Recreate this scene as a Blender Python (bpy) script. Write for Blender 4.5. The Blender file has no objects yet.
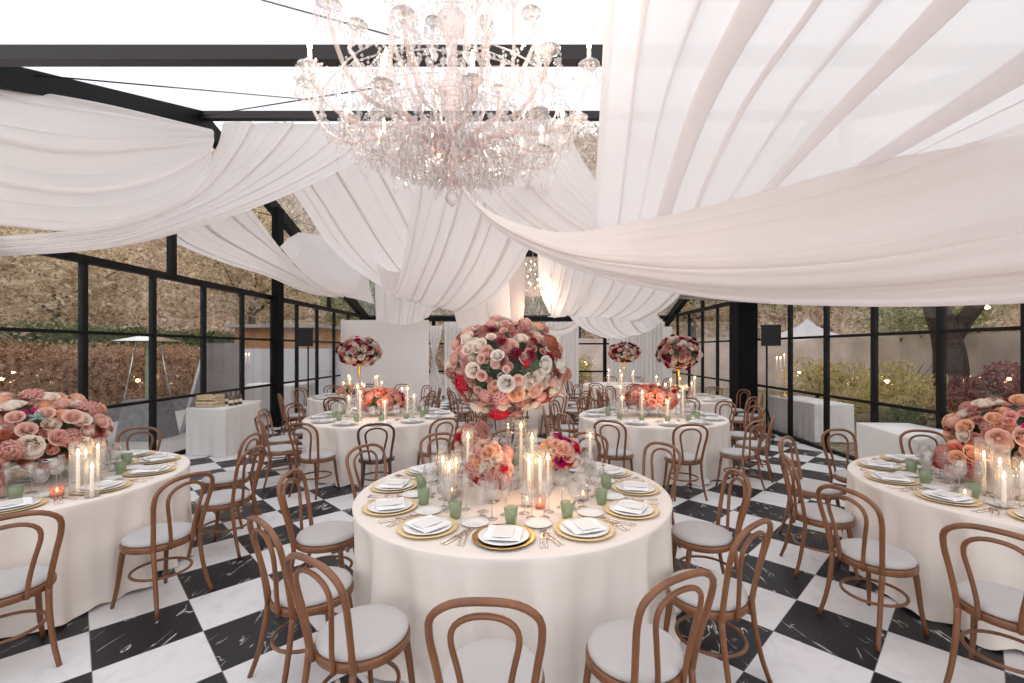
import bpy, math, random
import numpy as np
from mathutils import Vector, Matrix
R_ = random.Random(7)
PI = math.pi
sc = bpy.context.scene
COL = sc.collection
F, CX, CY, H = 455.0, 526.0, 350.0, 1.75
XL, XR = -5.8, 5.2
YF, YB = -0.55, 16.75           # front and back eave
EAVE, RIDGE_Y, RIDGE_Z = 2.94, 8.1, 6.0

def P(px, py, d):
    return Vector(((px - CX) / F * d, d, H - (py - CY) / F * d))

def roof_z(y):
    return EAVE + (RIDGE_Z - EAVE) * ((y - YF) / (RIDGE_Y - YF) if y < RIDGE_Y else (YB - y) / (YB - RIDGE_Y))

# ------------------------------------------------------------------ materials
def newmat(name):
    m = bpy.data.materials.new(name); m.use_nodes = True
    nt = m.node_tree; nt.nodes.clear()
    out = nt.nodes.new('ShaderNodeOutputMaterial')
    return m, nt, out

def pbr(name, col, rough=0.5, metal=0.0, noise=0.0, nscale=8.0, bump=0.0, bscale=40.0, emit=None, estr=0.0, coat=0.0, sub=0.0, stretch=None):
    m, nt, out = newmat(name)
    b = nt.nodes.new('ShaderNodeBsdfPrincipled')
    b.inputs['Base Color'].default_value = (*col, 1)
    b.inputs['Roughness'].default_value = rough
    b.inputs['Metallic'].default_value = metal
    b.inputs['Coat Weight'].default_value = coat
    if emit:
        b.inputs['Emission Color'].default_value = (*emit, 1); b.inputs['Emission Strength'].default_value = estr
    tc = nt.nodes.new('ShaderNodeTexCoord')
    mp = nt.nodes.new('ShaderNodeMapping')
    nt.links.new(tc.outputs['Object'], mp.inputs['Vector'])
    if stretch: mp.inputs['Scale'].default_value = stretch
    if noise:
        n = nt.nodes.new('ShaderNodeTexNoise'); n.inputs['Scale'].default_value = nscale; n.inputs['Detail'].default_value = 3
        nt.links.new(mp.outputs[0], n.inputs['Vector'])
        r = nt.nodes.new('ShaderNodeValToRGB')
        r.color_ramp.elements[0].position = 0.3; r.color_ramp.elements[1].position = 0.7
        r.color_ramp.elements[0].color = (*[max(0, c * (1 - noise)) for c in col], 1)
        r.color_ramp.elements[1].color = (*[min(1, c * (1 + noise)) for c in col], 1)
        nt.links.new(n.outputs['Fac'], r.inputs[0]); nt.links.new(r.outputs[0], b.inputs['Base Color'])
    if bump:
        n = nt.nodes.new('ShaderNodeTexNoise'); n.inputs['Scale'].default_value = bscale; n.inputs['Detail'].default_value = 2
        nt.links.new(mp.outputs[0], n.inputs['Vector'])
        bp = nt.nodes.new('ShaderNodeBump'); bp.inputs['Strength'].default_value = bump; bp.inputs['Distance'].default_value = 0.01
        nt.links.new(n.outputs['Fac'], bp.inputs['Height']); nt.links.new(bp.outputs[0], b.inputs['Normal'])
    nt.links.new(b.outputs[0], out.inputs[0])
    return m

def clear_glass(name, tint=(1, 1, 1), ior=1.45, rough=0.02, white=0.0, boost=1.0):
    """thin see-through sheet: Fresnel reflection over a transparent body"""
    m, nt, out = newmat(name)
    t = nt.nodes.new('ShaderNodeBsdfTransparent'); t.inputs[0].default_value = (*tint, 1)
    g = nt.nodes.new('ShaderNodeBsdfGlossy'); g.inputs['Roughness'].default_value = rough
    lw = nt.nodes.new('ShaderNodeLayerWeight'); lw.inputs[0].default_value = .5
    pw = nt.nodes.new('ShaderNodeMath'); pw.operation = 'POWER'; pw.inputs[1].default_value = 5; nt.links.new(lw.outputs['Facing'], pw.inputs[0])
    f0 = ((ior - 1) / (ior + 1)) ** 2
    f = nt.nodes.new('ShaderNodeMath'); f.operation = 'MULTIPLY_ADD'; f.inputs[1].default_value = 1 - f0; f.inputs[2].default_value = f0; nt.links.new(pw.outputs[0], f.inputs[0])
    mx = nt.nodes.new('ShaderNodeMixShader')
    mm = nt.nodes.new('ShaderNodeMath'); mm.operation = 'MULTIPLY'; mm.inputs[1].default_value = boost; mm.use_clamp = True
    nt.links.new(f.outputs[0], mm.inputs[0]); nt.links.new(mm.outputs[0], mx.inputs[0])
    body = t
    if white:
        d = nt.nodes.new('ShaderNodeBsdfTranslucent'); d.inputs[0].default_value = (*[min(1, c) for c in tint], 1)
        d2 = nt.nodes.new('ShaderNodeBsdfDiffuse'); d2.inputs[0].default_value = (*tint, 1)
        a = nt.nodes.new('ShaderNodeMixShader'); nt.links.new(d.outputs[0], a.inputs[1]); nt.links.new(d2.outputs[0], a.inputs[2])
        w = nt.nodes.new('ShaderNodeMixShader'); w.inputs[0].default_value = white
        nt.links.new(t.outputs[0], w.inputs[1]); nt.links.new(a.outputs[0], w.inputs[2]); body = w
    nt.links.new(body.outputs[0], mx.inputs[1]); nt.links.new(g.outputs[0], mx.inputs[2])
    nt.links.new(mx.outputs[0], out.inputs[0])
    return m

def cloth(name, col, transl=0.4, transp=0.0, bump=0.15, bscale=300):
    m, nt, out = newmat(name)
    d = nt.nodes.new('ShaderNodeBsdfDiffuse'); d.inputs[0].default_value = (*col, 1)
    t = nt.nodes.new('ShaderNodeBsdfTranslucent'); t.inputs[0].default_value = (*col, 1)
    mx = nt.nodes.new('ShaderNodeMixShader'); mx.inputs[0].default_value = transl
    nt.links.new(d.outputs[0], mx.inputs[1]); nt.links.new(t.outputs[0], mx.inputs[2])
    last = mx
    if transp:
        tr = nt.nodes.new('ShaderNodeBsdfTransparent'); m2 = nt.nodes.new('ShaderNodeMixShader'); m2.inputs[0].default_value = transp
        nt.links.new(mx.outputs[0], m2.inputs[1]); nt.links.new(tr.outputs[0], m2.inputs[2]); last = m2
    if bump:
        tc = nt.nodes.new('ShaderNodeTexCoord')
        n = nt.nodes.new('ShaderNodeTexNoise'); n.inputs['Scale'].default_value = bscale
        nt.links.new(tc.outputs['Object'], n.inputs['Vector'])
        bp = nt.nodes.new('ShaderNodeBump'); bp.inputs['Strength'].default_value = bump; bp.inputs['Distance'].default_value = 0.004
        nt.links.new(n.outputs['Fac'], bp.inputs['Height'])
        nt.links.new(bp.outputs[0], d.inputs['Normal'])
    nt.links.new(last.outputs[0], out.inputs[0])
    return m

def emissive(name, col, s):
    m, nt, out = newmat(name)
    e = nt.nodes.new('ShaderNodeEmission'); e.inputs[0].default_value = (*col, 1); e.inputs[1].default_value = s
    nt.links.new(e.outputs[0], out.inputs[0]); return m

def leafmat(name, c1, c2, c3, scale=2.5):
    """leaf colour varies from leaf cluster to leaf cluster"""
    m, nt, out = newmat(name)
    tc = nt.nodes.new('ShaderNodeTexCoord')
    n = nt.nodes.new('ShaderNodeTexNoise'); n.inputs['Scale'].default_value = scale; n.inputs['Detail'].default_value = 6; n.inputs['Roughness'].default_value = .8
    nt.links.new(tc.outputs['Object'], n.inputs['Vector'])
    r = nt.nodes.new('ShaderNodeValToRGB'); e = r.color_ramp.elements
    e[0].position = 0.41; e[1].position = 0.60; e[0].color = (*c1, 1); e[1].color = (*c3, 1)
    k = e.new(0.5); k.color = (*c2, 1)
    nt.links.new(n.outputs['Fac'], r.inputs[0])
    d = nt.nodes.new('ShaderNodeBsdfDiffuse'); t = nt.nodes.new('ShaderNodeBsdfTranslucent')
    nt.links.new(r.outputs[0], d.inputs[0]); nt.links.new(r.outputs[0], t.inputs[0])
    mx = nt.nodes.new('ShaderNodeMixShader'); mx.inputs[0].default_value = 0.5
    nt.links.new(d.outputs[0], mx.inputs[1]); nt.links.new(t.outputs[0], mx.inputs[2])
    nt.links.new(mx.outputs[0], out.inputs[0]); return m

def floor_mat():
    m, nt, out = newmat('marble_checker')
    L, N = nt.links.new, nt.nodes.new
    tc = N('ShaderNodeTexCoord')
    mp = N('ShaderNodeMapping'); mp.vector_type = 'TEXTURE'
    mp.inputs['Location'].default_value = (1.896, 3.187, 0)
    mp.inputs['Rotation'].default_value = (0, 0, PI / 4)
    mp.inputs['Scale'].default_value = (TILE, TILE, TILE)
    L(tc.outputs['Object'], mp.inputs['Vector'])
    fl = N('ShaderNodeVectorMath'); fl.operation = 'FLOOR'; L(mp.outputs[0], fl.inputs[0])
    sep = N('ShaderNodeSeparateXYZ'); L(fl.outputs[0], sep.inputs[0])
    ad = N('ShaderNodeMath'); ad.operation = 'ADD'; L(sep.outputs[0], ad.inputs[0]); L(sep.outputs[1], ad.inputs[1])
    md = N('ShaderNodeMath'); md.operation = 'FLOORED_MODULO'; md.inputs[1].default_value = 2; L(ad.outputs[0], md.inputs[0])
    # seams
    fr = N('ShaderNodeVectorMath'); fr.operation = 'FRACTION'; L(mp.outputs[0], fr.inputs[0])
    sp = N('ShaderNodeSeparateXYZ'); L(fr.outputs[0], sp.inputs[0])
    def edge(o):
        a = N('ShaderNodeMath'); a.operation = 'SUBTRACT'; a.inputs[1].default_value = .5; L(o, a.inputs[0])
        b = N('ShaderNodeMath'); b.operation = 'ABSOLUTE'; L(a.outputs[0], b.inputs[0])
        c = N('ShaderNodeMath'); c.operation = 'GREATER_THAN'; c.inputs[1].default_value = .496; L(b.outputs[0], c.inputs[0]); return c.outputs[0]
    mxe = N('ShaderNodeMath'); mxe.operation = 'MAXIMUM'; L(edge(sp.outputs[0]), mxe.inputs[0]); L(edge(sp.outputs[1]), mxe.inputs[1])
    # per-tile offset and turn
    wn = N('ShaderNodeTexWhiteNoise'); L(fl.outputs[0], wn.inputs['Vector'])
    off = N('ShaderNodeVectorMath'); off.operation = 'MULTIPLY_ADD'; off.inputs[1].default_value = (40, 40, 40)
    L(wn.outputs['Color'], off.inputs[0]); L(tc.outputs['Object'], off.inputs[2])
    def veins(scale, width, stretch, distort, mask_lo, mask_hi, rot):
        m2 = N('ShaderNodeMapping'); m2.inputs['Scale'].default_value = stretch; m2.inputs['Rotation'].default_value = (0, 0, rot)
        L(off.outputs[0], m2.inputs[0])
        n = N('ShaderNodeTexNoise'); n.inputs['Scale'].default_value = scale; n.inputs['Detail'].default_value = 4; n.inputs['Distortion'].default_value = distort
        L(m2.outputs[0], n.inputs['Vector'])
        a = N('ShaderNodeMath'); a.operation = 'SUBTRACT'; a.inputs[1].default_value = .5; L(n.outputs['Fac'], a.inputs[0])
        b = N('ShaderNodeMath'); b.operation = 'ABSOLUTE'; L(a.outputs[0], b.inputs[0])
        r = N('ShaderNodeMapRange'); r.inputs['From Min'].default_value = 0; r.inputs['From Max'].default_value = width
        r.inputs['To Min'].default_value = 1; r.inputs['To Max'].default_value = 0; L(b.outputs[0], r.inputs['Value'])
        k = N('ShaderNodeTexNoise'); k.inputs['Scale'].default_value = scale * 1.7; k.inputs['Detail'].default_value = 1; L(off.outputs[0], k.inputs['Vector'])
        kr = N('ShaderNodeMapRange'); kr.inputs['From Min'].default_value = mask_lo; kr.inputs['From Max'].default_value = mask_hi; L(k.outputs['Fac'], kr.inputs['Value'])
        mu = N('ShaderNodeMath'); mu.operation = 'MULTIPLY'; L(r.outputs[0], mu.inputs[0]); L(kr.outputs[0], mu.inputs[1]); return mu.outputs[0]
    bc = N('ShaderNodeMix'); bc.data_type = 'RGBA'; bc.inputs[6].default_value = (.012, .012, .016, 1); bc.inputs[7].default_value = (.75, .72, .7, 1)
    L(veins(4.2, .011, (1.4, .34, 1), .9, .48, .60, .5), bc.inputs[0])
    n2 = N('ShaderNodeTexNoise'); n2.inputs['Scale'].default_value = 9; n2.inputs['Detail'].default_value = 5; L(off.outputs[0], n2.inputs['Vector'])
    wr = N('ShaderNodeValToRGB'); wr.color_ramp.elements[0].position = .25; wr.color_ramp.elements[0].color = (.63, .61, .62, 1)
    wr.color_ramp.elements[1].position = .5; wr.color_ramp.elements[1].color = (.72, .70, .705, 1); L(n2.outputs['Fac'], wr.inputs[0])
    wc = N('ShaderNodeMix'); wc.data_type = 'RGBA'; L(wr.outputs[0], wc.inputs[6]); wc.inputs[7].default_value = (.60, .59, .60, 1)
    L(veins(1.6, .018, (1, .5, 1), 1.0, .5, .75, 1.1), wc.inputs[0])
    fin = N('ShaderNodeMix'); fin.data_type = 'RGBA'; L(md.outputs[0], fin.inputs[0]); L(bc.outputs[2], fin.inputs[6]); L(wc.outputs[2], fin.inputs[7])
    se = N('ShaderNodeMix'); se.data_type = 'RGBA'; L(mxe.outputs[0], se.inputs[0]); L(fin.outputs[2], se.inputs[6]); se.inputs[7].default_value = (.18, .17, .17, 1)
    b = N('ShaderNodeBsdfPrincipled'); b.inputs['Roughness'].default_value = .42; b.inputs['Specular IOR Level'].default_value = .35
    L(se.outputs[2], b.inputs['Base Color']); L(b.outputs[0], out.inputs[0])
    return m
TILE = 0.502

M = {}
M['black'] = pbr('black_metal', (.004, .004, .005), .5)
M['black'].node_tree.nodes['Principled BSDF'].inputs['Specular IOR Level'].default_value = .2
M['black_cloth'] = pbr('black_cover', (.006, .006, .0065), .85)
M['black_cloth'].node_tree.nodes['Principled BSDF'].inputs['Specular IOR Level'].default_value = .15
M['purlin'] = pbr('bronze_beam', (.018, .012, .011), .45)
M['pane'] = clear_glass('pane_glass', (.96, .955, .96), 1.5, .0, boost=.9)
M['roofsheet'] = clear_glass('clear_roof_sheet', (.87, .895, .92), 1.3, .15, white=.16, boost=.3)
M['drape'] = cloth('ivory_voile', (.94, .885, .865), .50, .03)
M['drape2'] = cloth('ivory_voile_thick', (.92, .85, .825), .45, .01)
M['sheer'] = cloth('sheer_voile', (.94, .905, .90), .55, .05)
M['curtain'] = cloth('curtain_voile', (.94, .905, .89), .35)
M['linen'] = cloth('ivory_linen', (.84, .76, .70), .05, bump=.25, bscale=500)
M['white_linen'] = cloth('white_linen', (.80, .78, .76), .05, bump=.2)
M['cushion'] = cloth('white_cushion', (.50, .475, .47), .0, bump=.35, bscale=160)
M['wood'] = pbr('bentwood', (.19, .072, .028), .36, 0, .22, 9, .05, 60, coat=.15, stretch=(1, 1, .25))
M['wood2'] = pbr('bentwood_light', (.23, .10, .055), .36, 0, .22, 9, .05, 60, coat=.15, stretch=(1, 1, .25))
M['wood3'] = pbr('bentwood_dark', (.075, .027, .02), .36, 0, .2, 9, .05, 60, coat=.15, stretch=(1, 1, .25))
M['glass'] = clear_glass('glassware', (.965, .96, .96), 1.5, .03, white=.13, boost=3.2)
M['ribbed'] = clear_glass('ribbed_glass', (.985, .97, .96), 1.45, .06, white=.17, boost=1.5)
M['green'] = clear_glass('green_glass', (.68, .76, .60), 1.5, .05, white=.35, boost=1.2)
M['pink'] = clear_glass('pink_glass', (.97, .68, .60), 1.5, .1, white=.3, boost=1.2)
M['crystal'] = clear_glass('crystal', (.94, .915, .91), 1.6, .03, white=.16, boost=2.6)
M['crystal_arm'] = clear_glass('crystal_arm', (.90, .82, .80), 1.55, .05, white=.25, boost=2.2)
M['china'] = pbr('white_china', (.83, .82, .81), .25)
M['napkin'] = pbr('napkin_print', (.88, .87, .88), .8, 0, .06, 55)
M['gold'] = pbr('gold_rim', (.78, .50, .17), .28, 1.0)
M['goldglass'] = pbr('gold_flecked_glass', (.92, .66, .36), .3, .25, .2, 60)
M['silver'] = pbr('rose_gold_steel', (.80, .68, .60), .25, 1.0)
M['wax'] = pbr('ivory_wax', (.9, .83, .72), .5, emit=(1, .72, .42), estr=.12)
M['flame'] = emissive('candle_flame', (1, .66, .28), 26)
M['bulb'] = emissive('warm_bulb', (1, .74, .45), 14)
M['votive_glow'] = emissive('votive_flame', (1, .5, .18), 14)
M['brass'] = pbr('aged_brass', (.52, .36, .22), .35, 1.0)
M['chrome'] = pbr('chrome', (.75, .75, .76), .15, 1.0)
M['black_plastic'] = pbr('speaker_shell', (.006, .006, .007), .7)
M['grille'] = pbr('speaker_grille', (.012, .012, .013), .8, 0, .3, 200)
M['crate'] = pbr('pale_crate_wood', (.62, .47, .30), .6, 0, .2, 12)
M['bottle'] = pbr('dark_amber_bottle', (.07, .035, .015), .1, 0, coat=.5)
M['label'] = pbr('bottle_band', (.75, .68, .5), .6)
M['gravel'] = pbr('gravel', (.46, .435, .42), .9, 0, .35, 60, .6, 90)
M['soil'] = pbr('leaf_litter', (.24, .20, .12), .95, 0, .7, 14, .5, 40)
M['tarp'] = pbr('tan_tarp', (.68, .57, .50), .8, 0, .18, 1.4, .5, 3)
M['stone'] = pbr('grey_stone', (.2, .2, .205), .85, 0, .2, 9)
M['greywing'] = pbr('grey_canvas', (.36, .34, .345), .8, 0, .1, 3)
M['plaster'] = pbr('white_plaster', (.62, .63, .66), .8)
M['timber'] = pbr('orange_timber', (.42, .22, .10), .7, 0, .2, 3)
M['tent'] = cloth('white_tent', (.8, .8, .82), .3)
M['bark'] = pbr('bark', (.075, .055, .045), .9, 0, .4, 12, .5, 30)
M['leaf_rose'] = pbr('flower_leaf', (.035, .07, .03), .5, 0, .4, 30)
M['eucalyptus'] = pbr('grey_leaf', (.16, .22, .20), .6, 0, .3, 30)
M['autumn'] = leafmat('autumn_leaves', (.30, .22, .13), (.68, .54, .35), (.96, .86, .66), 3)
M['greenleaf'] = leafmat('green_leaves', (.13, .15, .08), (.38, .40, .20), (.80, .77, .48), 3)
M['brownleaf'] = leafmat('beech_leaves', (.22, .12, .08), (.55, .34, .22), (.88, .68, .48), 6)
M['hedgegreen'] = leafmat('hedge_leaves', (.05, .09, .04), (.14, .21, .08), (.30, .36, .16), 5)
M['yellow'] = leafmat('yellow_leaves', (.32, .27, .10), (.75, .63, .28), (.92, .82, .50), 5)
M['maple'] = leafmat('red_maple_leaves', (.11, .04, .045), (.34, .13, .13), (.55, .30, .27), 4)
M['woods'] = leafmat('far_woods', (.36, .25, .18), (.66, .52, .40), (.92, .82, .68), .8)
FC = {'blush': (.85, .58, .50), 'cream': (.90, .81, .72), 'peach': (.90, .58, .40), 'dusty': (.62, .31, .27), 'burgundy': (.20, .018, .04),
      'magenta': (.42, .012, .13), 'crimson': (.62, .03, .06), 'rust': (.36, .10, .06), 'pink': (.85, .45, .42), 'coral': (.82, .27, .18), 'ivory': (.86, .82, .76)}
for k, c in FC.items(): M['f_' + k] = cloth('petal_' + k, c, .18, bump=0)
M['f_eye'] = pbr('flower_eye', (.55, .42, .12), .8)

# ------------------------------------------------------------------ mesh builder
class MB:
    def __init__(s): s.v = []; s.f = []; s.m = []; s.sm = []
    def add(s, vs, fs, mi=0, smooth=True):
        b = len(s.v); s.v.extend([tuple(x) for x in vs]); s.f.extend([tuple(b + i for i in f) for f in fs])
        s.m.extend([mi] * len(fs)); s.sm.extend([smooth] * len(fs)); return s
    def box(s, a, b, mi=0):
        x0, y0, z0 = a; x1, y1, z1 = b
        vs = [(x0, y0, z0), (x1, y0, z0), (x1, y1, z0), (x0, y1, z0), (x0, y0, z1), (x1, y0, z1), (x1, y1, z1), (x0, y1, z1)]
        return s.add(vs, [(0, 3, 2, 1), (4, 5, 6, 7), (0, 1, 5, 4), (1, 2, 6, 5), (2, 3, 7, 6), (3, 0, 4, 7)], mi, False)
    def tube(s, pts, r, n=8, closed=False, mi=0, caps=True, smooth=True):
        pts = [Vector(p) for p in pts]; N = len(pts)
        rs = r if isinstance(r, (list, tuple)) else [r] * N
        T = []
        for i in range(N):
            a = pts[(i - 1) % N] if (closed or i) else pts[0]; b = pts[(i + 1) % N] if (closed or i < N - 1) else pts[-1]
            t = (b - a); T.append(t.normalized() if t.length > 1e-9 else Vector((0, 0, 1)))
        up = Vector((0, 0, 1)) if abs(T[0].z) < .9 else Vector((1, 0, 0))
        nrm = (up - T[0] * up.dot(T[0])).normalized(); vs = []
        for i in range(N):
            nrm = (nrm - T[i] * nrm.dot(T[i])); nrm = nrm.normalized() if nrm.length > 1e-6 else T[i].orthogonal().normalized()
            bi = T[i].cross(nrm)
            for k in range(n):
                a = 2 * PI * k / n; vs.append(pts[i] + (nrm * math.cos(a) + bi * math.sin(a)) * rs[i])
        fs = []
        for i in range(N if closed else N - 1):
            j = (i + 1) % N
            for k in range(n):
                l = (k + 1) % n; fs.append((i * n + k, i * n + l, j * n + l, j * n + k))
        if caps and not closed:
            fs.append(tuple(range(n - 1, -1, -1))); fs.append(tuple((N - 1) * n + k for k in range(n)))
        return s.add(vs, fs, mi, smooth)
    def lathe(s, prof, n=20, c=(0, 0, 0), mi=0, wob=None, smooth=True):
        vs = []; fs = []
        for (r, z) in prof:
            for k in range(n):
                a = 2 * PI * k / n; rr = r * (wob(a, z) if wob else 1)
                vs.append((c[0] + rr * math.cos(a), c[1] + rr * math.sin(a), c[2] + z))
        for i in range(len(prof) - 1):
            for k in range(n):
                l = (k + 1) % n; fs.append((i * n + k, i * n + l, (i + 1) * n + l, (i + 1) * n + k))
        return s.add(vs, fs, mi, smooth)
    def grid(s, G, mi=0, smooth=True):
        a, b = G.shape[:2]; vs = G.reshape(-1, 3).tolist()
        fs = [(i * b + j, i * b + j + 1, (i + 1) * b + j + 1, (i + 1) * b + j) for i in range(a - 1) for j in range(b - 1)]
        return s.add(vs, fs, mi, smooth)
    def tmpl(s, t, mat, mi_off=0):
        V, Fc, mi = t
        W = V @ np.array(mat.to_3x3()).T + np.array(mat.translation)
        b = len(s.v); s.v.extend(map(tuple, W.tolist())); s.f.extend([tuple(b + i for i in f) for f in Fc])
        s.m.extend([k + mi_off for k in mi]); s.sm.extend([True] * len(Fc)); return s
    def mesh(s, name, mats):
        me = bpy.data.meshes.new(name); me.from_pydata(s.v, [], s.f)
        for m in (mats if isinstance(mats, (list, tuple)) else [mats]): me.materials.append(M[m] if isinstance(m, str) else m)
        me.polygons.foreach_set('material_index', s.m); me.polygons.foreach_set('use_smooth', s.sm); me.update(); return me
    def obj(s, name, mats, parent=None, **kw):
        return link(name, s.mesh(name, mats), parent, **kw)

def link(name, data, parent=None, loc=None, label=None, cat=None, group=None, kind=None):
    o = bpy.data.objects.new(name, data); COL.objects.link(o)
    if parent: o.parent = parent
    if loc is not None: o.location = loc
    return tag(o, label, cat, group, kind)

def tag(o, label=None, cat=None, group=None, kind=None):
    if label: o['label'] = label
    if cat: o['category'] = cat
    if group: o['group'] = group
    if kind: o['kind'] = kind
    return o

KIDS = {}
def child(name, data, parent, loc=None, label=None):
    o = link(name, data, parent, loc, label); KIDS.setdefault(parent.name, []).append(o); return o

def copy_tree(o, parent=None):
    c = o.copy(); COL.objects.link(c)
    if parent is not None:
        c.parent = parent; KIDS.setdefault(parent.name, []).append(c)
    for ch in list(KIDS.get(o.name, [])): copy_tree(ch, c)
    return c

PROTO = {}
def spawn(key, make, loc, rz=0, label=None, cat=None, group=None, scale=None, rot=None):
    """the first call uses the built thing itself, later calls copy it with its parts"""
    if key not in PROTO:
        PROTO[key] = make(); o = PROTO[key]
    else: o = copy_tree(PROTO[key])
    o.location = loc; o.rotation_euler = rot if rot else (0, 0, rz)
    if scale: o.scale = (scale,) * 3 if not isinstance(scale, tuple) else scale
    for k in ('label', 'category', 'group'):
        if k in o: del o[k]
    return tag(o, label, cat, group)

def catmull(pts, n):
    pts = [np.array(p, float) for p in pts]; K = len(pts)
    if K == 2: return np.array([pts[0] + (pts[1] - pts[0]) * t for t in np.linspace(0, 1, n)])
    d = [0.0]
    for i in range(1, K): d.append(d[-1] + np.linalg.norm(pts[i] - pts[i - 1]) ** .6)
    ext = [2 * pts[0] - pts[1]] + pts + [2 * pts[-1] - pts[-2]]
    out = []
    for t in np.linspace(0, d[-1], n):
        i = 0
        while i < K - 2 and t > d[i + 1]: i += 1
        u = (t - d[i]) / (d[i + 1] - d[i] + 1e-9)
        a, b, c, e = ext[i], ext[i + 1], ext[i + 2], ext[i + 3]
        out.append(.5 * ((2 * b) + (-a + c) * u + (2 * a - 5 * b + 4 * c - e) * u * u + (-a + 3 * b - 3 * c + e) * u ** 3))
    return np.array(out)

# ------------------------------------------------------------------ setting: floor, ground, walls, roof
mb = MB(); mb.box((XL - .15, YF - .3, -.06), (XR + .15, YB + .2, 0)); mb.obj('floor', floor_mat(), kind='structure')
mb = MB(); mb.box((-60, -12, -.30), (XL - .15, 60, -.02)); mb.obj('ground_gravel', 'gravel', kind='structure')
mb = MB(); mb.box((XR + .15, -12, -.30), (60, 60, -.02)); mb.obj('ground_garden', 'soil', kind='structure')
mb = MB(); mb.box((XL - .15, YB + .2, -.30), (XR + .15, 60, -.02)); mb.obj('ground_back', 'gravel', kind='structure')

RAILS = [.0, .96, 1.98, EAVE]
def side_wall(name, x, posts, s):
    mb = MB()
    for y in posts:
        w = .034
        mb.box((x - .035, y - w, 0), (x + .035, y + w, EAVE))
    for z, h in ((.03, .03), (.96, .022), (1.98, .022)):
        mb.box((x - .03, YF, z - h), (x + .03, YB, z + h))
    mb.box((x - .06, YF, EAVE - .05), (x + .06, YB, EAVE + .05))
    # end rafter of the tent and the uprights above the rail
    for (ya, yb) in ((YF, RIDGE_Y), (RIDGE_Y, YB)):
        za, zb = roof_z(ya), roof_z(yb)
        vs = [(x + i, yy, zz + j) for i in (-.08, .08) for (yy, zz) in ((ya, za), (yb, zb)) for j in (-.28, 0)]
        mb.add(vs, [(0, 1, 3, 2), (4, 6, 7, 5), (0, 4, 5, 1), (2, 3, 7, 6), (1, 5, 7, 3), (0, 2, 6, 4)], 0, False)
    for y in (3.0, 7.45, 13.4):
        if y < YB: mb.box((x - .04, y - .06, EAVE), (x + .04, y + .06, roof_z(y) - .1))
    o = mb.obj(name, 'black', kind='structure'); return o
pl = [10.4 + 1.11 * k for k in range(-9, 6)]
prr = [YF + .1, .4, 1.45, 2.5, 3.6, 4.72, 5.7, 6.79, 7.87, 8.95, 10.4, 11.3, 12.35, 13.4, 14.5, 15.6, YB]
side_wall('wall_left', XL, pl, 1); side_wall('wall_right', XR, prr, -1)
nwin = 0
def panes(x, posts):
    global nwin
    for a, b in zip(posts[:-1], posts[1:]):
        nwin += 1
        mb = MB()
        for z0, z1 in ((.06, .94), (.985, 1.955), (2.0, EAVE - .07)):
            mb.box((x - .004, a + .045, z0), (x + .004, b - .045, z1))
        mb.obj('window_%d' % nwin, 'pane', kind='structure')
    nwin += 1
    ys = sorted([YF + .25, YB - .25, RIDGE_Y, 3.0, 7.45, 10.4, 13.4]); mb = MB()
    for a, b in zip(ys[:-1], ys[1:]):
        vs = [(x, a, EAVE + .07), (x, b, EAVE + .07), (x, b, roof_z(b) - .2), (x, a, roof_z(a) - .2)]
        mb.add(vs, [(0, 1, 2, 3)], 0, False)
    mb.obj('window_%d' % nwin, 'pane', kind='structure')
panes(XL, pl); panes(XR, prr)
# back wall
mb = MB()
xs = [XL, -4.6, -3.4, -2.3, -1.2, 0.0, 1.75, 2.9, 4.1, XR]
for x in xs: mb.box((x - .06, YB - .05, 0), (x + .06, YB + .05, EAVE))
for z, h in ((.03, .03), (.96, .03), (1.98, .03), (EAVE - .02, .12)): mb.box((XL, YB - .04, z - h), (XR, YB + .04, z + h))
mb.obj('wall_back', 'black', kind='structure')
nwin += 1; mb = MB()
for a, b in zip(xs[:-1], xs[1:]): mb.box((a + .06, YB - .004, .06), (b - .06, YB + .004, EAVE - .15))
mb.obj('window_%d' % nwin, 'pane', kind='structure')
# tall black columns where the bays meet
mb = MB(); mb.box((XL + .04, 10.3, 0), (XL + .20, 10.52, roof_z(10.4) - .2)); mb.obj('column_left', 'black_cloth', kind='structure')
mb = MB(); mb.box((XR - .42, 10.25, 0), (XR + .02, 10.7, roof_z(10.4) - .2)); mb.obj('column_right', 'black_cloth', kind='structure')
# roof: purlins across, clear sheet above
for i, (y, hh, m) in enumerate(((4.42, .14, 'purlin'), (8.1, .13, 'purlin'), (12.4, .16, 'black'), (16.6, .16, 'black'), (.8, .16, 'purlin'))):
    z = roof_z(y) - .02; mb = MB(); mb.box((XL, y - .06, z - hh), (XR, y + .06, z)); mb.obj('beam_%d' % (i + 1), m, kind='structure')
G = lambda a, b: [(XL, a, roof_z(a) + .02), (XR, a, roof_z(a) + .02), (XR, b, roof_z(b) + .02), (XL, b, roof_z(b) + .02)]
mb = MB(); mb.add(G(YF, RIDGE_Y), [(0, 1, 2, 3)], 0, False); mb.add(G(RIDGE_Y, YB), [(0, 1, 2, 3)], 0, False)
mb.obj('ceiling', 'roofsheet', kind='structure')
# bracing wires
mb = MB()
for a, b in ((P(0, 72, 5.1), P(325, 101, 8.0)), (P(195, 117, 8.0), P(400, 84, 4.9)), (P(262, 0, 4.4), P(400, 38, 4.6)),
             (P(262, 0, 4.4), P(200, -30, 4.2)), (P(258, 212, 10.4), P(330, 230, 12.3)), (P(320, 205, 12.3), P(262, 235, 10.4))):
    mb.tube([a, b], .009, 6)
mb.obj('trim_1', 'black', kind='structure')

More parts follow.
